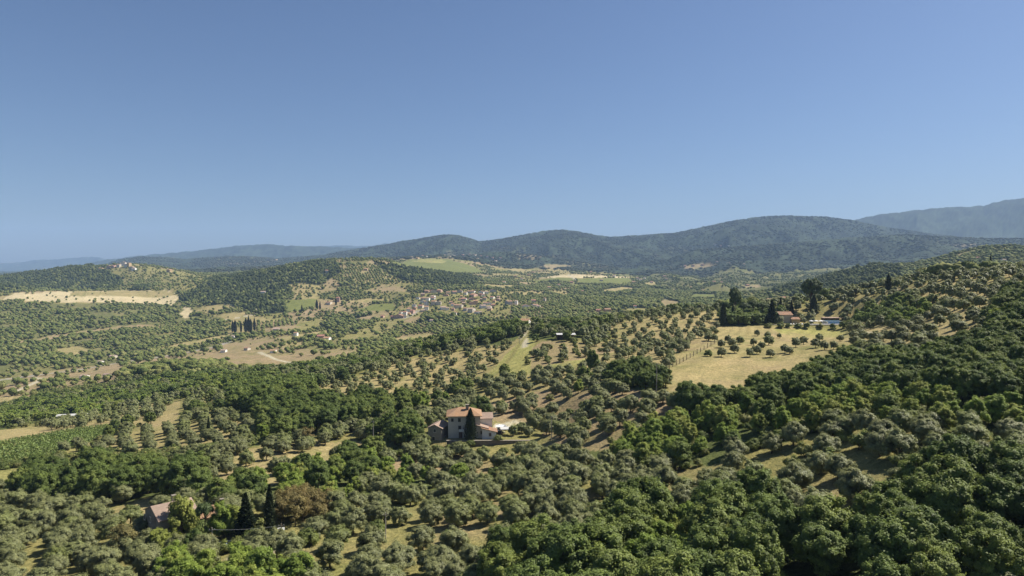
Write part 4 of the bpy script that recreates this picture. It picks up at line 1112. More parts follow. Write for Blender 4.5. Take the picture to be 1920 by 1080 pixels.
# ------------------------------------------------------------------ which plants the photograph shows, and how large
NP = len(PL)
arr_kind = [p[0] for p in PL]
X = np.array([p[2] for p in PL]); Y = np.array([p[3] for p in PL]); Zz = np.array([p[4] for p in PL]); S = np.array([p[5] for p in PL])
WF = np.array([p[8] for p in PL])
Hh = np.array([PROTO[k][0]['h'] for k in arr_kind]) * S
Rr = np.array([PROTO[k][0]['r'] for k in arr_kind]) * S * WF
U0, V0, D0 = project(X, Y, Zz)
U1, V1, D1 = project(X, Y, Zz + Hh)
shown = np.zeros(NP, int)
cov = np.zeros((BH * 2, BW * 2), bool)       # 960 x 540
DEP2 = DEPTH.repeat(2, 0).repeat(2, 1)
for i in np.argsort(Y):
    ru = Rr[i] * F / D0[i] / 2; cu = U0[i] / 2; vt = V1[i] / 2; vb = V0[i] / 2 - 0.15 * (V0[i] - V1[i]) / 2
    x0, x1 = int(max(0, cu - ru)), int(min(2 * BW - 1, cu + ru)); y0, y1 = int(max(0, vt)), int(min(2 * BH - 1, vb))
    if x1 < x0 or y1 < y0 or cu + ru < 0 or cu - ru > 2 * BW or vb < 0 or vt > 2 * BH: continue
    yy, xx = np.mgrid[y0:y1 + 1, x0:x1 + 1]
    e = ((xx + .5 - cu) / max(ru, .5)) ** 2 + ((yy + .5 - (vt + vb) / 2) / max((vb - vt) / 2, .5)) ** 2 <= 1
    sub = cov[y0:y1 + 1, x0:x1 + 1]
    m = e & ~sub & (DEP2[y0:y1 + 1, x0:x1 + 1] > Y[i] - 6 - .01 * Y[i])
    shown[i] = m.sum()
    sub |= m
ORDW = ['first', 'second', 'third', 'fourth', 'fifth', 'sixth', 'seventh', 'eighth', 'ninth', 'tenth', 'eleventh', 'twelfth', 'thirteenth', 'fourteenth', 'fifteenth']
NICE = {'olive_tree': 'olive tree', 'oak_tree': 'dark oak tree', 'broadleaf_tree': 'bright green tree', 'shrub': 'shrub', 'withered_tree': 'brown withered tree',
        'cypress_tree': 'cypress', 'pine_tree': 'pine', 'round_pine': 'pine', 'fir_tree': 'fir'}
single_label = {i: l for i, l in SINGLES}
individual = {}
for kd in NICE:
    ids = [i for i in range(NP) if arr_kind[i] == kd]
    must = [i for i in ids if i in single_label]
    rest = sorted([i for i in ids if i not in single_label and shown[i] >= 2], key=lambda i: -shown[i])
    individual[kd] = must + rest[:300 - len(must)]
# labels by place: grove, row, order from the left
labels = {}
for kd, ids in individual.items():
    byz = {}
    for i in ids:
        if i in single_label:
            labels[i] = (single_label[i], None); continue
        ph = ZN[PL[i][7]]['phrase'] if PL[i][7] >= 0 else 'between the groves'
        byz.setdefault(ph, []).append(i)
    for ph, lst in byz.items():
        lst.sort(key=lambda i: -V0[i])
        nb = max(1, int(math.ceil(len(lst) / 9.0)))
        med = np.median([S[i] for i in lst])
        for b in range(nb):
            row = sorted(lst[b * len(lst) // nb:(b + 1) * len(lst) // nb], key=lambda i: U0[i])
            for k, i in enumerate(row):
                adj = ''
                nm = NICE[kd]
                if S[i] > 1.13 * med and len(lst) > 1: adj = 'big '
                elif S[i] < 0.87 * med and len(lst) > 1: adj = 'small '
                if len(lst) == 1: lab = '%s %s' % (nm, ph)
                elif nb == 1: lab = '%s%s %s, %s from left' % (adj, nm, ph, ORDW[k] if k < len(row) - 1 else 'last')
                else: lab = '%s%s %s, %s in row %s' % (adj, nm, ph, ORDW[k], ['one', 'two', 'three', 'four', 'five', 'six', 'seven', 'eight', 'nine', 'ten', 'eleven', 'twelve', 'thirteen', 'fourteen', 'fifteen', 'sixteen', 'seventeen', 'eighteen', 'nineteen', 'twenty'][b] if b < 20 else str(b))
                if nb > 1 and b == 0: lab = lab.replace(' in row one', ' in nearest row')
                if nb > 1 and b == nb - 1: lab = lab.rsplit(' in row', 1)[0] + ' in farthest row'
                if len(lab.split()) > 16: lab = lab.replace(' from left', '')
                if len(lab.split()) > 16 and adj: lab = lab[len(adj):]
                if len(lab.split()) > 16: lab = lab.replace('dark oak tree', 'oak').replace('bright green tree', 'green tree')
                labels[i] = (lab, ('%ss %s' % (nm, ph)))

# ------------------------------------------------------------------ plant them: individuals with trunk and crown, the rest as one object per kind
protos_col = bpy.data.collections.new('plant_shapes')      # shapes the scattered masses draw on
def scatter_group(name):
    g = bpy.data.node_groups.new(name, 'GeometryNodeTree')
    g.interface.new_socket('Geometry', in_out='INPUT', socket_type='NodeSocketGeometry')
    g.interface.new_socket('Geometry', in_out='OUTPUT', socket_type='NodeSocketGeometry')
    return g
def plant_mass(name, kind, ids, label, cat):
    if not ids: return
    col = bpy.data.collections.new(name + '_shapes')
    for k, p in enumerate(PROTO[kind]):
        o = bpy.data.objects.new('%s_shape_%02d' % (kind, k), p['whole'])
        col.objects.link(o)
    me = bpy.data.meshes.new(name)
    me.vertices.add(len(ids))
    me.vertices.foreach_set('co', np.stack([X[ids], Y[ids], Zz[ids]], -1).astype(np.float32).ravel())
    rng = np.random.default_rng(5)
    nearv = [k for k, p in enumerate(PROTO[kind]) if not p['far']]; farv = [k for k, p in enumerate(PROTO[kind]) if p['far']] or nearv
    if not nearv: nearv = farv
    var = np.where(Y[ids] < 330, np.array(nearv)[rng.integers(0, len(nearv), len(ids))], np.array(farv)[rng.integers(0, len(farv), len(ids))])
    a = me.attributes.new('shape', 'INT', 'POINT'); a.data.foreach_set('value', var.astype(np.int32))
    a = me.attributes.new('turn', 'FLOAT_VECTOR', 'POINT')
    a.data.foreach_set('vector', np.stack([rng.normal(size=len(ids)) * .04, rng.normal(size=len(ids)) * .04, rng.random(len(ids)) * 6.283], -1).astype(np.float32).ravel())
    a = me.attributes.new('size', 'FLOAT_VECTOR', 'POINT')
    sx = S[ids] * (0.88 + .24 * rng.random(len(ids)))
    a.data.foreach_set('vector', np.stack([sx, sx, S[ids]], -1).astype(np.float32).ravel())
    o = link(name, me)
    g = scatter_group(name)
    N = g.nodes; L = g.links
    gi = N.new('NodeGroupInput'); go = N.new('NodeGroupOutput')
    ci = N.new('GeometryNodeCollectionInfo'); ci.inputs['Collection'].default_value = col
    ci.inputs['Separate Children'].default_value = True; ci.inputs['Reset Children'].default_value = True
    ip = N.new('GeometryNodeInstanceOnPoints'); ip.inputs['Pick Instance'].default_value = True
    def attr(nm, tp):
        q = N.new('GeometryNodeInputNamedAttribute'); q.data_type = tp; q.inputs['Name'].default_value = nm
        return [s for s in q.outputs if s.enabled][0]
    er = N.new('FunctionNodeEulerToRotation')
    L.new(gi.outputs[0], ip.inputs['Points']); L.new(ci.outputs[0], ip.inputs['Instance'])
    L.new(attr('shape', 'INT'), ip.inputs['Instance Index'])
    L.new(attr('turn', 'FLOAT_VECTOR'), er.inputs[0]); L.new(er.outputs[0], ip.inputs['Rotation'])
    L.new(attr('size', 'FLOAT_VECTOR'), ip.inputs['Scale'])
    L.new(ip.outputs[0], go.inputs[0])
    md = o.modifiers.new('planting', 'NODES'); md.node_group = g
    tag(o, label, cat, kind='stuff')
used = set()
rng = np.random.default_rng(21)
for kd, ids in individual.items():
    ps = PROTO[kd]
    nearv = [k for k, p in enumerate(ps) if not p['far']]; farv = [k for k, p in enumerate(ps) if p['far']] or nearv
    nm = 'pine_tree' if kd == 'round_pine' else kd
    for i in ids:
        used.add(i)
        v = PL[i][1]
        if v >= 100: k = nearv[(v - 100) % len(nearv)]
        elif Y[i] < 420: k = nearv[rng.integers(0, len(nearv))]
        else: k = farv[rng.integers(0, len(farv))]
        p = ps[k]
        t = bpy.data.objects.new(nm, None); COL.objects.link(t)
        t.empty_display_size = 0.5
        t.location = (X[i], Y[i], Zz[i]); t.rotation_euler = (0, 0, PL[i][6])
        sx = S[i] * WF[i] * (0.92 + .16 * rng.random() if v < 100 else 1)
        t.scale = (sx, sx, S[i])
        lab, grp = labels[i]
        tag(t, lab, 'shrub' if kd == 'shrub' else 'tree', grp)
        link('crown', p['crown'], t)
        if p['trunk'] is not None: link('trunk', p['trunk'], t)
rest_of = lambda kd: [i for i in range(NP) if arr_kind[i] == kd and i not in used]
plant_mass('olive_grove', 'olive_tree', rest_of('olive_tree'), 'silvery olive trees filling the groves behind the nearer single olives', 'olive grove')
plant_mass('oak_wood', 'oak_tree', rest_of('oak_tree'), 'mass of dark green oak crowns filling the woods', 'wood')
plant_mass('bright_thicket', 'broadleaf_tree', rest_of('broadleaf_tree'), 'mass of bright green young trees among the woods', 'thicket')
plant_mass('undergrowth', 'shrub', rest_of('shrub'), 'low green scrub between trees and along field edges', 'undergrowth')
plant_mass('brown_thicket', 'withered_tree', rest_of('withered_tree'), 'brown withered thicket beside the tall cypress', 'thicket')
plant_mass('far_woodland', 'far', rest_of('far'), 'patchy green woodland over the far side of the valley', 'woodland')
plant_mass('far_pinewood', 'fardark', rest_of('fardark'), 'dark evergreen wood on the hills behind the valley', 'woodland')
plant_mass('far_groves', 'fargrove', rest_of('fargrove'), 'rough clumps of woodland on the slopes of the far hills', 'woodland')
plant_mass('far_scrub', 'farshrub', rest_of('farshrub'), 'scattered small bushes and olives across the valley slopes', 'scrub')
import collections
print('LONG', sorted({l[0] for l in labels.values() if len(l[0].split()) > 16}))
print('PLANTS', collections.Counter(arr_kind), {k: len(v) for k, v in individual.items()})

# ------------------------------------------------------------------ buildings and other built things
class MB:
    def __init__(self): self.V = []; self.F = []
    def face(self, *pts):
        b = len(self.V); self.V += [tuple(p) for p in pts]; self.F.append(tuple(range(b, b + len(pts))))
    def box(self, x0, x1, y0, y1, z0, z1):
        b = len(self.V)
        self.V += [(x, y, z) for z in (z0, z1) for (x, y) in ((x0, y0), (x1, y0), (x1, y1), (x0, y1))]
        self.F += [(b, b + 3, b + 2, b + 1), (b + 4, b + 5, b + 6, b + 7)] + [(b + i, b + (i + 1) % 4, b + 4 + (i + 1) % 4, b + 4 + i) for i in range(4)]
        return self
    def prism(self, poly, a0, a1, axis='y'):
        """poly in the plane across `axis`, swept from a0 to a1"""
        P = (lambda p, a: (p[0], a, p[1])) if axis == 'y' else (lambda p, a: (a, p[0], p[1]))
        b = len(self.V); k = len(poly)
        self.V += [P(p, a0) for p in poly] + [P(p, a1) for p in poly]
        self.F += [tuple(range(b, b + k)), tuple(range(b + 2 * k - 1, b + k - 1, -1))] + [(b + i, b + k + i, b + k + (i + 1) % k, b + (i + 1) % k) for i in range(k)]
        return self
    def slab(self, pts, th):
        """a sloping plate: four or three top corners, thickness downwards"""
        lo = [(p[0], p[1], p[2] - th) for p in pts]; k = len(pts); b = len(self.V)
        self.V += list(pts) + lo
        self.F += [tuple(range(b, b + k)), tuple(range(b + 2 * k - 1, b + k - 1, -1))] + [(b + i, b + k + i, b + k + (i + 1) % k, b + (i + 1) % k) for i in range(k)]
        return self
    def bar(self, a, c, r, s=6):
        V, Q = tubes([([a, c], [r, r])]); b = len(self.V)
        self.V += [tuple(v) for v in V]; self.F += [tuple(int(i) + b for i in q) for q in Q]
        k = len(V) // 2
        self.F += [tuple(range(b + k - 1, b - 1, -1)), tuple(range(b + k, b + 2 * k))]
        return self
    def build(self, name, mat, parent=None, smooth=False):
        import bmesh
        me = bpy.data.meshes.new(name); me.from_pydata(self.V, [], self.F)
        bm = bmesh.new(); bm.from_mesh(me); bmesh.ops.recalc_face_normals(bm, faces=bm.faces); bm.to_mesh(me); bm.free()
        me.materials.append(mat)
        return link(name, me, parent)

def stone_mat(name, a, b, sc=2.2):
    t = NT_(name); tc = t.n('ShaderNodeTexCoord')
    v = t.n('ShaderNodeTexVoronoi'); v.inputs['Scale'].default_value = sc; t.l(tc.outputs['Object'], v.inputs['Vector'])
    f = t.noise(tc.outputs['Object'], 0.5, 4); f2 = t.noise(tc.outputs['Object'], 7, 3)
    hs = t.n('ShaderNodeSeparateColor'); t.l(v.outputs['Color'], hs.inputs[0])
    c = t.mix(hs.outputs[0], a, b); c = t.mix(0.4, c, t.mix(f, a, b)); c = t.mix(0.3, c, t.mix(f2, tuple(q * .6 for q in a), b))
    return t.finish(c, 0.9, 0.1, v.outputs['Distance'], 0.06, 0.6)
def tile_mat(name, a, b, c3):
    """Tuscan roof tiles: rows of rounded tiles in mixed reds, browns and lichen"""
    t = NT_(name); tc = t.n('ShaderNodeTexCoord')
    v = t.n('ShaderNodeTexVoronoi'); v.inputs['Scale'].default_value = 2.6; t.l(tc.outputs['Object'], v.inputs['Vector'])
    hs = t.n('ShaderNodeSeparateColor'); t.l(v.outputs['Color'], hs.inputs[0])
    f = t.noise(tc.outputs['Object'], 0.45, 4)
    c = t.mix(hs.outputs[0], a, b); c = t.mix(f, c, c3)
    w = t.n('ShaderNodeTexWave'); w.inputs['Scale'].default_value = 1.6; w.inputs['Distortion'].default_value = 0.4
    t.l(tc.outputs['Object'], w.inputs['Vector'])
    c = t.mix(1.0, c, t.mix(w.outputs['Fac'], (0.72, 0.72, 0.72), (1.12, 1.12, 1.12)), 'MULTIPLY')
    return t.finish(c, 0.85, 0.15, w.outputs['Fac'], 0.06, 0.7)
M_TILE = tile_mat('terracotta_tiles', (0.30, 0.155, 0.095), (0.40, 0.235, 0.145), (0.26, 0.18, 0.12))
M_TILEO = tile_mat('orange_tiles', (0.37, 0.205, 0.11), (0.44, 0.275, 0.155), (0.33, 0.21, 0.13))
M_TILEP = tile_mat('faded_tiles', (0.34, 0.235, 0.18), (0.44, 0.32, 0.25), (0.30, 0.225, 0.17))
M_TILER = tile_mat('red_tiles', (0.32, 0.145, 0.10), (0.38, 0.19, 0.13), (0.28, 0.15, 0.115))
M_STONE = stone_mat('rubble_stone', (0.20, 0.175, 0.14), (0.34, 0.30, 0.24))
M_STONED = stone_mat('dark_wall_stone', (0.13, 0.11, 0.09), (0.25, 0.21, 0.165), 1.6)
M_CREAM = plain('cream_plaster', (0.56, 0.50, 0.40), 0.9, 0.18, 0.35)
M_WHITE = plain('white_plaster', (0.76, 0.73, 0.67), 0.9, 0.12, 0.3)
M_OCHRE = plain('ochre_plaster', (0.52, 0.38, 0.22), 0.9, 0.2, 0.3)
M_PINK = plain('pink_plaster', (0.52, 0.35, 0.27), 0.9, 0.18, 0.3)
M_GREYP = plain('grey_plaster', (0.44, 0.42, 0.39), 0.9, 0.18, 0.3)
M_DARK = plain('dark_opening', (0.035, 0.032, 0.03), 0.4, 0.3, 1.0, 0.5)
M_SHUT = plain('brown_shutter', (0.16, 0.10, 0.065), 0.7, 0.3, 2.0)
M_PALE = plain('pale_sheet', (0.50, 0.49, 0.46), 0.5, 0.12, 0.4)
M_WOOD = plain('weathered_wood', (0.20, 0.155, 0.115), 0.85, 0.35, 2.0)
M_POLE = plain('grey_pole', (0.34, 0.31, 0.27), 0.8, 0.25, 1.5)
M_WIRE = plain('wire_metal', (0.22, 0.21, 0.20), 0.5, 0.2, 1.0)
M_PAVE = plain('stone_paving', (0.52, 0.47, 0.40), 0.9, 0.22, 0.5)
M_CLOTH = plain('white_canvas', (0.74, 0.73, 0.70), 0.85, 0.08, 0.8)
def water_mat():
    t = NT_('pool_water'); tc = t.n('ShaderNodeTexCoord')
    f = t.noise(tc.outputs['Object'], 1.2, 3)
    return t.finish(t.mix(f, (0.045, 0.20, 0.36), (0.07, 0.27, 0.44)), 0.06, 0.5, f, 0.03, 0.3)
M_WATER = water_mat()
M_TILED = plain('blue_pool_tiles', (0.10, 0.22, 0.40), 0.35, 0.2, 2.0, 0.5)
def paint(name, col): return plain(name, col, 0.25, 0.06, 0.5, 0.5)

def root_at(name, x, y, z, rot, label, cat, group=None):
    e = bpy.data.objects.new(name, None); COL.objects.link(e); e.empty_display_size = 1
    e.location = (x, y, z); e.rotation_euler = (0, 0, rot)
    return tag(e, label, cat, group)

def opening(parent, kind, x, z, w, h, face, pos, rot90=False, shutters=False, mat=None):
    """window or door set 3 cm proud of a wall face; face: 'y-' 'x+' 'x-'"""
    m = MB(); d = 0.05
    def bx(mb, a0, a1, z0, z1, o0, o1):
        if face == 'y-': mb.box(a0, a1, pos - o1, pos - o0, z0, z1)
        elif face == 'y+': mb.box(a0, a1, pos + o0, pos + o1, z0, z1)
        elif face == 'x+': mb.box(pos + o0, pos + o1, a0, a1, z0, z1)
        else: mb.box(pos - o1, pos - o0, a0, a1, z0, z1)
    bx(m, x - w / 2 - .1, x + w / 2 + .1, z - .12, z, 0.003, 0.10)
    bx(m, x - w / 2 - .1, x - w / 2, z, z + h, 0.003, 0.06); bx(m, x + w / 2, x + w / 2 + .1, z, z + h, 0.003, 0.06)
    bx(m, x - w / 2 - .1, x + w / 2 + .1, z + h, z + h + .12, 0.003, 0.06)
    f = m.build(kind, M_PAVE, parent)
    p = MB(); bx(p, x - w / 2, x + w / 2, z, z + h, 0.003, 0.02); p.build('pane' if kind == 'window' else 'door_leaf', mat or M_DARK, f)
    if shutters:
        for sgn in (-1, 1):
            s = MB(); c = x + sgn * (w / 2 + .1 + w / 4); bx(s, c - w / 4, c + w / 4, z, z + h, 0.003, 0.07); s.build('shutter', M_SHUT, f)
    return f

def gable_house(root, w, l, h, rise, wallm, roofm, over=0.45, wins=(), name_wall='wall', x0=0.0, y0=0.0, z0=0.0, axis='y', chim=True, below=2.5):
    """walls with gables and a pitched roof; the ridge runs along `axis`"""
    a, b = (w, l) if axis == 'y' else (l, w)
    poly = [(-a / 2, -below), (a / 2, -below), (a / 2, h), (0, h + rise), (-a / 2, h)]
    sh = (x0, y0) if axis == 'y' else (y0, x0)
    poly = [(p[0] + sh[0], p[1] + z0) for p in poly]
    m = MB().prism(poly, -b / 2 + sh[1], b / 2 + sh[1], axis); wall = m.build(name_wall, wallm, root)
    r = MB(); s = rise / (a / 2); e = over
    for sg in (-1, 1):
        pts = []
        for (q, zz) in ((sg * (a / 2 + e), h - s * e), (0, h + rise)):
            pts.append((q, zz))
        lo, hi = pts
        q4 = [(lo[0], -b / 2 - e * .7, lo[1]), (lo[0], b / 2 + e * .7, lo[1]), (hi[0], b / 2 + e * .7, hi[1]), (hi[0], -b / 2 - e * .7, hi[1])]
        q4 = [((p[0] + sh[0], p[1] + sh[1], p[2] + z0 + .18) if axis == 'y' else (p[1] + sh[1], p[0] + sh[0], p[2] + z0 + .18)) for p in q4]
        r.slab(q4, 0.17)
    ro = r.build('roof', roofm, root)
    if chim:
        c = MB(); cx, cy = (x0 + a * .22, y0 + b * .15) if axis == 'y' else (x0 + b * .15, y0 + a * .22)
        c.box(cx - .35, cx + .35, cy - .35, cy + .35, z0 + h + rise * .4, z0 + h + rise + .7); c.box(cx - .45, cx + .45, cy - .45, cy + .45, z0 + h + rise + .70, z0 + h + rise + .85)
        c.build('chimney', M_STONE, ro)
    return wall, ro

# ---- the stone villa on its terrace
vz = VILLA_Z + CZ
def vx(u, y): return ray(u, 540)[0] * y
vr = root_at('stone_villa', vx(866, 228), 228.0, vz, math.radians(4), 'tall pale stone villa with hipped tile roof on a walled terrace behind a dark cypress', 'house')
def hip(root, x0, x1, y0, y1, h, rise, wallm, roofm, below=2.0, over=.6):
    MB().box(x0, x1, y0, y1, -below, h).build('wall', wallm, root)
    e = over; k = (y1 - y0) / 2
    A = [(x0 - e, y0 - e), (x1 + e, y0 - e), (x1 + e, y1 + e), (x0 - e, y1 + e)]
    ym = (y0 + y1) / 2; zb = h - .15; zt = h + rise
    R0 = (x0 + k * .8, ym, zt); R1 = (x1 - k * .8, ym, zt)
    P = [(p[0], p[1], zb + .2) for p in A]
    r = MB(); r.slab([P[0], P[1], R1, R0], .18); r.slab([P[2], P[3], R0, R1], .18); r.slab([P[1], P[2], R1], .18); r.slab([P[3], P[0], R0], .18)
    return r.build('roof', roofm, root)
vroof = hip(vr, -4.6, 6.0, -4.2, 5.0, 7.3, 2.1, M_CREAM, M_TILEO)
c = MB(); c.box(1.2, 2.2, -1.4, -.6, 8.6, 10.3); c.box(1.05, 2.35, -1.55, -.45, 10.3, 10.5); c.build('chimney', M_STONE, vroof)
for (x, z, w, h, sh_) in [(-.9, 5.4, .9, 1.25, False), (-3.2, 5.5, .8, 1.1, False), (-.8, 2.9, .9, 1.2, False), (3.8, 5.4, .9, 1.25, False), (4.6, 2.8, .9, 1.2, False)]:
    opening(vr, 'window', x, z, w, h, 'y-', -4.2, shutters=sh_)
opening(vr, 'door', -0.5, 0.05, 1.2, 2.1, 'y-', -4.2, mat=M_SHUT)
opening(vr, 'window', -1.5, 5.2, .9, 1.2, 'x+', 6.0); opening(vr, 'window', 1.8, 3.0, .9, 1.2, 'x+', 6.0)
b = MB(); b.box(-1.0, .6, -5.3, -4.22, 2.3, 2.45); b.box(-1.0, .6, -5.3, -5.22, 2.45, 3.15); b.build('balcony', M_WHITE, vr)
# right wings of the villa
w2 = root_at('villa_wing', vx(905, 231), 231.5, vz, math.radians(4), 'two-storey cream wing with brown roof right of the cypress at the villa', 'house')
gable_house(w2, 6.2, 7.0, 5.6, 1.2, M_WHITE, M_TILEP, wins=(), axis='x', chim=False)
opening(w2, 'window', .8, 3.9, .8, 1.1, 'y-', -3.1); opening(w2, 'window', 0, 2.4, .9, 1.2, 'x+', 3.5)
w3 = root_at('villa_lean_to', vx(899, 226), 226.2, vz, math.radians(4), 'low cream lean-to with roof sloping to the right beside the villa', 'house')
MB().prism([(-3.2, -2), (2.6, -2), (2.6, 3.2), (-3.2, 4.9)], -2.6, 2.6).build('wall', M_CREAM, w3)
MB().slab([(-3.4, -3.0, 5.16), (3.0, -3.0, 3.28), (3.0, 3.0, 3.28), (-3.4, 3.0, 5.16)], .17).build('roof', M_TILEP, w3)
opening(w3, 'window', .6, 1.3, .8, 1.1, 'y-', -2.6)
w4 = root_at('garden_annex', vx(917, 225), 225.0, vz, math.radians(4), 'small white annex with mono-pitch tile roof at the right end of the villa', 'house')
MB().prism([(-2.4, -2), (2.2, -2), (2.2, 2.2), (-2.4, 3.4)], -2.2, 2.4).build('wall', M_WHITE, w4)
MB().slab([(-2.7, -2.6, 3.68), (2.7, -2.6, 2.26), (2.7, 2.8, 2.26), (-2.7, 2.8, 3.68)], .17).build('roof', M_TILE, w4)
opening(w4, 'window', .2, .9, .7, 1.0, 'y-', -2.2, mat=M_SHUT)
# small grey stone house at the left
w5 = root_at('stone_cottage', vx(820.5, 224), 225.5, vz - 1.2, math.radians(-13), 'small grey stone cottage with gable front left of the tall villa', 'house')
gable_house(w5, 4.6, 7.5, 5.0, 1.0, M_STONE, M_TILEP, chim=False, below=3)
opening(w5, 'window', 0, 3.6, .8, 1.0, 'y-', -3.75); opening(w5, 'window', -.4, .9, .9, 1.2, 'y-', -3.75); opening(w5, 'door', 0.5, -.3, 1.0, 2.0, 'x+', 2.3, mat=M_SHUT)
# terrace wall
tw = root_at('retaining_wall', vx(922, 219.6), 219.6, vz, math.radians(0.5), 'long dark stone retaining wall below the villa terrace', 'wall')
MB().box(-14.6, 14.0, -.35, .35, -4.2, .25).build('wall', M_STONED, tw)
MB().box(-14.7, 14.1, -.45, .45, .253, .36).build('coping', M_STONE, tw)
def parasol(x, y, z, r, label, grp=None):
    p = root_at('parasol', x, y, z, 0, label, 'parasol', grp)
    MB().bar((0, 0, 0), (0, 0, 2.55), .04).build('pole', M_WOOD, p)
    m = MB(); n_ = 8
    for k in range(n_):
        a0, a1 = 2 * math.pi * k / n_, 2 * math.pi * (k + 1) / n_
        m.face((r * math.cos(a0), r * math.sin(a0), 2.15), (r * math.cos(a1), r * math.sin(a1), 2.15), (0, 0, 2.7))
        m.face((r * math.cos(a0), r * math.sin(a0), 2.15), (r * math.cos(a0), r * math.sin(a0), 1.98), (r * math.cos(a1), r * math.sin(a1), 1.98), (r * math.cos(a1), r * math.sin(a1), 2.15))
    m.build('canopy', M_CLOTH, p)
    MB().box(-.3, .3, -.3, .3, 0, .08).build('base', M_STONED, p)
def gat(u, y): x = vx(u, y); return x, y, float(ground(np.array([x]), np.array([y]))[0])
parasol(*gat(936, 232), 1.5, 'white parasol on the villa courtyard right of the buildings')
def garden_table(x, y, z, label):
    t = root_at('garden_table', x, y, z, .3, label, 'table')
    MB().box(-1.0, 1.0, -.5, .5, .70, .75).build('tabletop', M_PALE, t)
    for sx in (-1, 1):
        for sy in (-1, 1): MB().box(sx * .9 - .04, sx * .9 + .04, sy * .42 - .04, sy * .42 + .04, 0, .70).build('leg', M_WOOD, t)
garden_table(*gat(941, 229), 'pale garden table under the villa trees near the parasol')
def shed_flat(name, x, y, z, rot, w, l, h, tilt, label, roofm=None, posts=True, cat='shed', back=True):
    s = root_at(name, x, y, z, rot, label, cat)
    MB().slab([(-w / 2 - .4, -l / 2 - .4, h), (w / 2 + .4, -l / 2 - .4, h), (w / 2 + .4, l / 2 + .4, h + tilt), (-w / 2 - .4, l / 2 + .4, h + tilt)], .14).build('roof', roofm or M_PALE, s)
    n_ = max(2, int(w / 3.2) + 1)
    for k in range(n_):
        px = -w / 2 + w * k / (n_ - 1)
        MB().box(px - .09, px + .09, -l / 2 - .09, -l / 2 + .09, -.6, h - .15).build('post', M_WOOD, s)
    if back:
        m = MB(); m.box(-w / 2, w / 2, l / 2 - .12, l / 2, -.6, h + tilt - .18); m.box(-w / 2, -w / 2 + .12, -l / 2 + .4, l / 2 - .123, -.6, h - .17); m.build('wall', M_WOOD, s)
    return s
shed_flat('pergola', *gat(951, 228), math.radians(4), 3.8, 2.4, 2.3, .15, 'pale-roofed pergola at the right end of the villa courtyard', cat='pergola', back=False)

def car(x, y, z, rot, mat, label, grp=None, s=1.0):
    c = root_at('parked_car', x, y, z, rot, label, 'car', grp); c.scale = (s, s, s)
    prof = [(-2.05, .35), (-2.1, .75), (-1.95, .95), (-1.1, 1.0), (-.55, 1.45), (.95, 1.48), (1.6, 1.05), (2.05, .95), (2.1, .45), (2.0, .3)]
    MB().prism(prof, -.83, .83).build('body', mat, c)
    for sy in (-.834, .834):
        a, b_ = (sy, sy + (.012 if sy > 0 else -.012))
        m = MB().prism([(-.95, 1.0), (-.5, 1.38), (.9, 1.40), (1.35, 1.05)], a, b_); m.build('side_window', M_DARK, c)
    m = MB().slab([(-1.12, -.72, 1.04), (-.60, -.66, 1.47), (-.60, .66, 1.47), (-1.12, .72, 1.04)], .01); m.build('windscreen', M_DARK, c)
    for wx in (-1.3, 1.3):
        for sy in (-1, 1):
            V, Q = tubes([([(wx, sy * .70, .32), (wx, sy * .88, .32)], [.32, .32])])
            m = MB(); m.V = [tuple(v) for v in V]; m.F = [tuple(int(i) for i in q) for q in Q]; k = len(V) // 2
            m.F += [tuple(range(k - 1, -1, -1)), tuple(range(k, 2 * k))]
            m.build('wheel', M_DARK, c)
    return c
car(*gat(932, 228.5), .5, paint('dark_car_paint', (0.03, 0.03, 0.045)), 'dark car parked in the pale yard beside the villa annex')
car(*gat(943, 236), 2.6, paint('silver_car_paint', (0.55, 0.56, 0.58)), 'silver car parked at the back of the villa yard')

# ---- farmhouse at the lower left, half hidden by trees
def pt(u, v): return hit(u, v)
fx, fy, fz = pt(322, 1004)
fr_ = root_at('stone_farmhouse', fx, fy, fz, math.radians(44), 'old stone farmhouse with faded tile roof among trees at the lower left', 'house')
fw, frf = gable_house(fr_, 7.4, 9.0, 5.2, 1.7, M_STONE, M_TILEP, over=.4, axis='x', chim=True, below=3)
opening(fr_, 'window', -1.0, 1.6, .9, 1.2, 'x-', -4.5); opening(fr_, 'window', -1.6, 4.4, .8, 1.0, 'x-', -4.5); opening(fr_, 'window', 2.0, 4.0, .8, 1.0, 'x-', -4.5)
opening(fr_, 'window', 2.2, 3.0, .9, 1.2, 'y-', -3.7); opening(fr_, 'door', -2.0, -.4, 1.1, 2.1, 'y-', -3.7, mat=M_SHUT)
gx2, gy2, gz2 = pt(408, 985)
f2_ = root_at('orange_roofed_house', gx2, gy2, gz2, math.radians(20), 'house with orange tile roof glimpsed behind the tall green trees', 'house')
gable_house(f2_, 5.5, 6.0, 3.0, 1.3, M_OCHRE, M_TILEO, axis='x', chim=True)
car(*pt(412, 1036), .4, paint('blue_grey_car_paint', (0.20, 0.25, 0.33)), 'blue-grey car parked under the trees beside the pale pole')
gw = root_at('garden_wall', *pt(407, 1026), math.radians(24), 'low pale stone wall above the parked blue-grey car', 'wall')
MB().box(-2.8, 2.8, -.25, .25, -.8, .9).build('wall', M_PAVE, gw)
shed_flat('garden_shelter', *pt(527, 1010), .3, .5, .5, 1.9, .08, 'little pale-roofed shelter right of the thin cypress', roofm=M_PALE, cat='shelter', back=False)

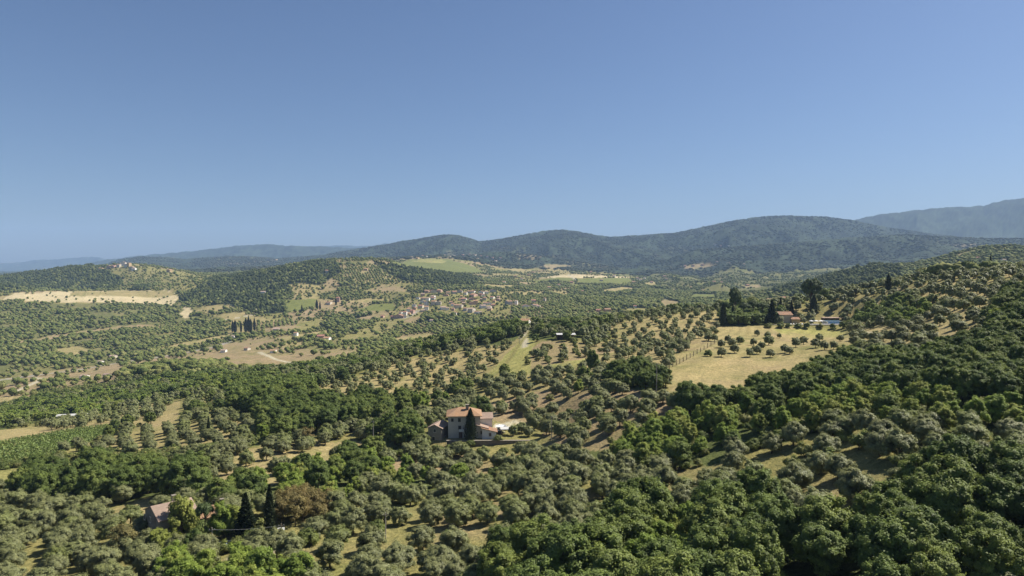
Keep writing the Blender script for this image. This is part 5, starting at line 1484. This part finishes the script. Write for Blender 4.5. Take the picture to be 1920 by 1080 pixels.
# ---- poles and wires
def pole(u, v, hpx, label, arm=True, mat=None, r=.13):
    x, y, z = hit(u, v); D = y
    h = hpx * D / F
    p = root_at('utility_pole', x, y, z, .3, label, 'pole')
    V, Q = tubes([([(0, 0, -.5), (0, 0, h)], [r, r * .65])]); m = MB(); m.V = [tuple(q) for q in V]; m.F = [tuple(int(i) for i in q) for q in Q] + [tuple(range(6, 12))]
    m.build('mast', mat or M_POLE, p)
    if arm:
        MB().box(-.55, .55, -.05, .05, h - .55, h - .45).build('crossarm', M_WOOD, p)
        for sx in (-.45, .45): MB().box(sx - .05, sx + .05, -.04, .04, h - .447, h - .27).build('insulator', M_PALE, p)
    return (x, y, z + h - .4)
T1 = pole(398, 1038, 50, 'pale bare utility pole beside the parked blue-grey car', r=.12)
T2 = pole(528, 1040, 60, 'thin dark utility pole just right of the tall thin cypress', mat=M_WOOD)
pole(1231, 737, 57, 'thin utility pole at the lower corner of the pale field')
pole(1034, 825, 46, 'thin utility pole in the dry grove right of the villa')
pole(700, 850, 62, 'thin pole in front of the dark wood left of the villa')
pole(723, 1010, 50, 'thin pole standing in the broad foreground grove')
pole(974, 645, 16, 'short pole beside the drive below the small crest house', arm=False)
pole(596, 636, 28, 'thin mast beside the red-roofed house in the valley', arm=False)
def wire(a, b_, label):
    n_ = 14; P = []
    for k in range(n_ + 1):
        q = k / n_; P.append((a[0] + (b_[0] - a[0]) * q, a[1] + (b_[1] - a[1]) * q, a[2] + (b_[2] - a[2]) * q - 1.2 * q * (1 - q)))
    V, Q = tubes([(P, [.022] * (n_ + 1))]); m = MB(); m.V = [tuple(v) for v in V]; m.F = [tuple(int(i) for i in q) for q in Q]
    o = m.build('overhead_wire', M_PALE, None); tag(o, label, 'wire')
wire(T1, T2, 'pale overhead wire slung between the two poles by the farmhouse')

# ---- wire fence up the edge of the pale field
fpts = [hit(*p) for p in refine([(1229, 703), (1262, 690), (1290, 674), (1318, 657), (1346, 640), (1318, 657)], 7.0)]
fpts = [hit(1229 + (1346 - 1229) * k / 18, 703 + (640 - 703) * (k / 18) ** 1.0 - 3.5 * math.sin(math.pi * k / 18) * -1) for k in range(19)]
fe = root_at('wire_fence', *fpts[0], 0, 'wire fence with dark posts along the left edge of the pale field', 'fence')
o0 = fpts[0]
for k, p in enumerate(fpts):
    q = (p[0] - o0[0], p[1] - o0[1], p[2] - o0[2])
    MB().box(q[0] - .11, q[0] + .11, q[1] - .11, q[1] + .11, q[2] - .5, q[2] + 2.1 + .25 * (k % 3 == 0)).build('post', M_WOOD, fe)
for hgt in (.6, 1.1, 1.6):
    m = MB()
    for k in range(len(fpts) - 1):
        a, b_ = fpts[k], fpts[k + 1]
        m.bar((a[0] - o0[0], a[1] - o0[1], a[2] - o0[2] + hgt), (b_[0] - o0[0], b_[1] - o0[1], b_[2] - o0[2] + hgt), .015, 4)
    m.build('wire', M_WIRE, fe)

# ---- the pool villa
pz = POOL_Z + CZ
def pxat(u, y): return ray(u, 540)[0] * y
pv_ = root_at('pool_villa', pxat(1470, 446), 446.0, pz + .2, math.radians(-6), 'cream villa with terracotta roof behind the wide fir', 'house')
gable_house(pv_, 8.0, 11.5, 5.2, 1.7, M_CREAM, M_TILE, axis='x', chim=True)
for x in (-3.5, 0, 3.2): opening(pv_, 'window', x, 2.8, 1.0, 1.3, 'y-', -4.0, shutters=True)
opening(pv_, 'door', -1.6, .05, 1.2, 2.1, 'y-', -4.0, mat=M_SHUT)
pa = root_at('villa_annex', pxat(1490, 440), 440.0, pz + .2, math.radians(-6), 'low annex with terracotta roof right of the cream pool villa', 'house')
gable_house(pa, 5.0, 6.5, 2.6, 1.1, M_OCHRE, M_TILE, axis='x', chim=False)
opening(pa, 'window', 0, 1.0, .9, 1.1, 'y-', -2.5)
x0, x1 = pxat(1438, 428), pxat(1593, 428)
wl = root_at('terrace_wall', (x0 + x1) / 2, 428.0, pz, 0, 'long pale retaining wall under the pool terrace', 'wall')
MB().box((x0 - x1) / 2, (x1 - x0) / 2, -.4, .4, -3.5, .05).build('wall', M_PAVE, wl)
MB().box((x0 - x1) / 2 - .1, (x1 - x0) / 2 + .1, -.5, .5, .053, .22).build('coping', M_PAVE, wl)
px0, px1 = pxat(1548, 434), pxat(1578, 434)
pl = root_at('swimming_pool', (px0 + px1) / 2, 434.5, pz, 0, 'blue swimming pool with white rim on the hillside terrace', 'pool')
L_ = (px1 - px0) / 2
MB().box(-L_, L_, -3.8, 3.8, -.4, 1.9).build('basin', M_WHITE, pl)
MB().box(-L_ + .3, L_ - .3, -3.86, -3.803, .35, 1.85).build('tiled_wall', M_TILED, pl)
MB().box(-L_ + .4, L_ - .4, -3.4, 3.4, 1.903, 1.93).build('water', M_WATER, pl)
m = MB(); m.box(-L_, L_, -3.8, -3.4, 1.903, 1.97); m.box(-L_, L_, 3.4, 3.8, 1.903, 2.05); m.build('rim', M_PAVE, pl)
pk = root_at('pool_deck', (pxat(1516, 434) + px1) / 2, 432.0, pz, 0, 'white paved deck in front of the swimming pool', 'deck')
MB().box(-(pxat(1580, 434) - pxat(1512, 434)) / 2, (pxat(1580, 434) - pxat(1512, 434)) / 2, -3.2, -1.6, -.3, .4).build('paving', M_WHITE, pk)
for k, u in enumerate((1522, 1531, 1540)):
    parasol(pxat(u, 431.5), 431.5, pz + .0, 1.5, 'white parasol beside the pool, %s from the left' % ['first', 'second', 'third'][k], 'parasols by the pool')
def lounger(x, y, z, label):
    l = root_at('sun_lounger', x, y, z, 1.2, label, 'sun lounger', 'loungers on the pool terrace')
    m = MB(); m.box(-.9, .4, -.33, .33, .28, .36); m.slab([(.4, -.33, .36), (.95, -.33, .75), (.95, .33, .75), (.4, .33, .36)], .08); m.build('bed', M_CLOTH, l)
    for sx in (-.8, .5):
        for sy in (-.26, .26): MB().box(sx - .03, sx + .03, sy - .03, sy + .03, 0, .28).build('leg', M_PALE, l)
for k, u in enumerate((1484, 1489, 1494, 1499, 1505, 1510)):
    lounger(pxat(u, 430.4), 430.4, pz, 'white sun lounger on the terrace left of the pool, %s from left' % ORDW[k])
shed_flat('pergola', pxat(1416, 434), 434, float(ground(np.array([pxat(1416, 434)]), np.array([434.0]))[0]), 0, 5.6, 3.0, 2.4, .1, 'pale-topped pergola under the umbrella pines left of the fir', cat='pergola', back=False)
shed_flat('pool_house', pxat(1560, 446), 446.0, pz + .6, 0, 12, 4.0, 2.6, .25, 'low open pool house with flat roof behind the swimming pool', roofm=M_TILEP, cat='shelter')
rh = root_at('red_roofed_house', pxat(1468, 560), 560.0, float(ground(np.array([pxat(1468, 560)]), np.array([560.0]))[0]), math.radians(3), 'house beyond the crest showing a long red tile roof', 'house')
hh = (ray(1468, 560)[1] * 560 + CZ) - rh.location.z
gable_house(rh, 8, 14, max(3, hh), 1.6, M_PINK, M_TILER, axis='x', chim=False)
opening(rh, 'window', 0, max(3, hh) - 2, 1, 1.2, 'y-', -4)
rh2 = root_at('red_roofed_annex', pxat(1445, 556), 556.0, rh.location.z, math.radians(3), 'lower end of the long red-roofed house beyond the crest', 'house')
gable_house(rh2, 6, 7, max(3, hh - .9), 1.2, M_OCHRE, M_TILE, axis='x', chim=False)
# ---- small house on the crest and the pale shed below it
sx_, sy_ = pxat(985, 486), 486.0
sz_ = float(ground(np.array([sx_]), np.array([sy_]))[0])
sh1 = root_at('crest_house', sx_, sy_, sz_, math.radians(-16), 'small house with orange roof and white gable on the crest', 'house')
gable_house(sh1, 6.0, 7.5, 4.2, 1.6, M_WHITE, M_TILEO, axis='x', chim=True)
opening(sh1, 'window', 0, 2.3, .8, 1.0, 'x+', 3.75); opening(sh1, 'window', -1.5, 1.6, .8, 1.1, 'y-', -3.0)
car(*hit(1003, 616), .2, paint('white_car_paint', (0.7, 0.7, 0.7)), 'white car parked in the drive right of the small crest house')
a = hit(1061, 636)
shed_flat('pale_shed', a[0], a[1], a[2], math.radians(2), 11.0, 4.5, 3.0, .55, 'long open shed with pale sheet roof among dark trees on the slope')
a = hit(128, 789)
shed_flat('long_shed', a[0], a[1], a[2], math.radians(14), 19.0, 5.0, 3.0, .6, 'long shed with bright white sheet roof at the far left')

# ---- vine rows: each row of the vineyard at the far left
vz_ = [z for z in ZN if z['phrase'] == 'vineyard' and z['grd'] == G_VINE][0]
def vine_rows():
    rng = np.random.default_rng(3)
    c = vz_['w'].mean(0); ang = math.radians(24); d = np.array([math.cos(ang), math.sin(ang)]); nrm = np.array([-d[1], d[0]])
    rows = []
    for k in range(-60, 61):
        s = np.linspace(-400, 400, 1601)
        P = c + nrm * k * 2.6 + s[:, None] * d
        ins = pip(P[:, 0], P[:, 1], vz_['w']) & (np.abs(P[:, 0] / P[:, 1]) < .80)
        if not ins.any(): continue
        e = np.flatnonzero(np.diff(np.concatenate([[0], ins.astype(int), [0]]))); g_ = max(range(0, len(e), 2), key=lambda q: e[q + 1] - e[q])
        P = P[e[g_]:e[g_ + 1]]
        if len(P) < 24: continue
        rows.append(P)
    rows.sort(key=lambda P: P[:, 1].mean())
    for j, P in enumerate(rows):
        z = ground(P[:, 0], P[:, 1])
        rep = 5
        C = np.repeat(np.concatenate([P, z[:, None]], 1), rep, 0)
        C = C + np.concatenate([rng.normal(size=(len(C), 2)) * .28, (0.35 + 1.35 * rng.random((len(C), 1)))], 1)
        V, Q = sprays(C, rng.normal(size=(len(C), 3)) + np.array([0, 0, .5]), .75, .45, rng)
        o0 = np.array([P[0, 0], P[0, 1], z[0]])
        o = link('vine_row', make_mesh('vine_row', V - o0, [Q], [M_VINE])); o.location = o0
        tag(o, 'leafy green vine row in the left vineyard, row %s from the front' % (ORD[j] if j < len(ORD) else 'number %d' % (j + 1)), 'vine row', 'vine rows at the left')
vine_rows()
# clipped hedge on the pool slope etc.

# ---- the villages: every house a thing of walls, roof and windows
WALLS = {'white': M_WHITE, 'cream': M_CREAM, 'ochre': M_OCHRE, 'pink': M_PINK, 'grey': M_GREYP}
ROOFS = {'red': M_TILER, 'brown': M_TILE, 'orange': M_TILEO, 'faded': M_TILEP}
def village_house(u, v, wpx, hpx, wall, roof, label, grp, rot=0.0, axis='x', y=None):
    x, y_, z = hit(u, v, 700)
    k = y_ / F; w = max(6, wpx * k * 1.05); h = min(max(3.6, hpx * k * 1.0), w * 1.15 + 1)
    d = max(6.0, min(w * .75, 11))
    r = root_at('village_house', x, y_ + d / 2, z, rot, label, 'house', grp)
    gable_house(r, d if axis == 'x' else w, w if axis == 'x' else d, h, d * .17 if axis == 'x' else w * .17, WALLS[wall], ROOFS[roof], over=.6, axis=axis, chim=False, below=4)
    n_ = max(2, int(w / 4))
    face = -d / 2
    for fl in range(max(1, int(h / 3.1))):
        for i in range(n_):
            m = MB(); cx = -w / 2 + w * (i + .5) / n_; zz = 1.0 + fl * 3.0
            m.box(cx - .55, cx + .55, face - .03, face - .003, zz, zz + 1.4); m.build('window', M_DARK, r)
def by_rows(lst, fmt, nrow):
    o = sorted(range(len(lst)), key=lambda i: -lst[i][1]); out = {}
    for b in range(nrow):
        row = sorted(o[b * len(o) // nrow:(b + 1) * len(o) // nrow], key=lambda i: lst[i][0])
        for k, i in enumerate(row): out[i] = fmt % (lst[i][4], lst[i][5], ORDW[k], ['nearest', 'second', 'third', 'fourth', 'fifth', 'sixth', 'seventh'][b] if b < nrow - 1 else 'farthest')
    return out
lb = by_rows(VH, '%s house, %s roof, in the valley village, %s from left in %s row', 7)
for i, h in enumerate(VH):
    village_house(*h, lb[i], 'houses of the valley village', rot=((i * 37) % 11 - 5) * .07, axis='x' if i % 4 else 'y')

lb = by_rows(HV, '%s house with %s roof in the hilltop hamlet at left, %s from left, %s row', 2)
for i, h in enumerate(HV): village_house(*h, lb[i], 'houses of the hilltop hamlet', rot=((i * 29) % 9 - 4) * .08, axis='x' if i % 3 else 'y')

for i, h in enumerate(OV): village_house(*h[:6], h[6], None, rot=((i * 23) % 9 - 4) * .07)

lb = by_rows(FVH, '%s house with %s roof scattered on the far slopes, %s from left in %s band', 4)
for i, h in enumerate(FVH): village_house(*h, lb[i], 'houses on the far slopes', rot=((i * 31) % 9 - 4) * .08)
print('HOUSES', [o['label'] for o in []])

# ------------------------------------------------------------------ summer haze over the whole country
def haze_box():
    zmin = float(gz.min()) - 1.0; zmax = float(gz.max()) + 25.0
    x0, x1 = float(gx.min()) - 40, float(gx.max()) + 40
    y0, y1 = -140.0, float(gy.max()) + 60
    V = [(x, y, z) for x in (x0, x1) for y in (y0, y1) for z in (zmin, zmax)]
    Q = [(0, 1, 3, 2), (4, 6, 7, 5), (0, 4, 5, 1), (2, 3, 7, 6), (0, 2, 6, 4), (1, 5, 7, 3)]
    m = bpy.data.materials.new('haze'); m.use_nodes = True
    t = m.node_tree
    for n in list(t.nodes): t.nodes.remove(n)
    out = t.nodes.new('ShaderNodeOutputMaterial')
    pv = t.nodes.new('ShaderNodeVolumePrincipled')
    pv.inputs['Color'].default_value = HAZE_COL
    pv.inputs['Density'].default_value = HAZE_D
    pv.inputs['Anisotropy'].default_value = 0.0
    t.links.new(pv.outputs[0], out.inputs['Volume'])
    tag(link('haze', make_mesh('haze', V, [np.array(Q)], [m])), 'thin blue summer haze over the valley and hills', 'haze', kind='stuff')
HAZE_COL = (0.46, 0.66, 1.0, 1)
HAZE_D = 5.6e-5
haze_box()
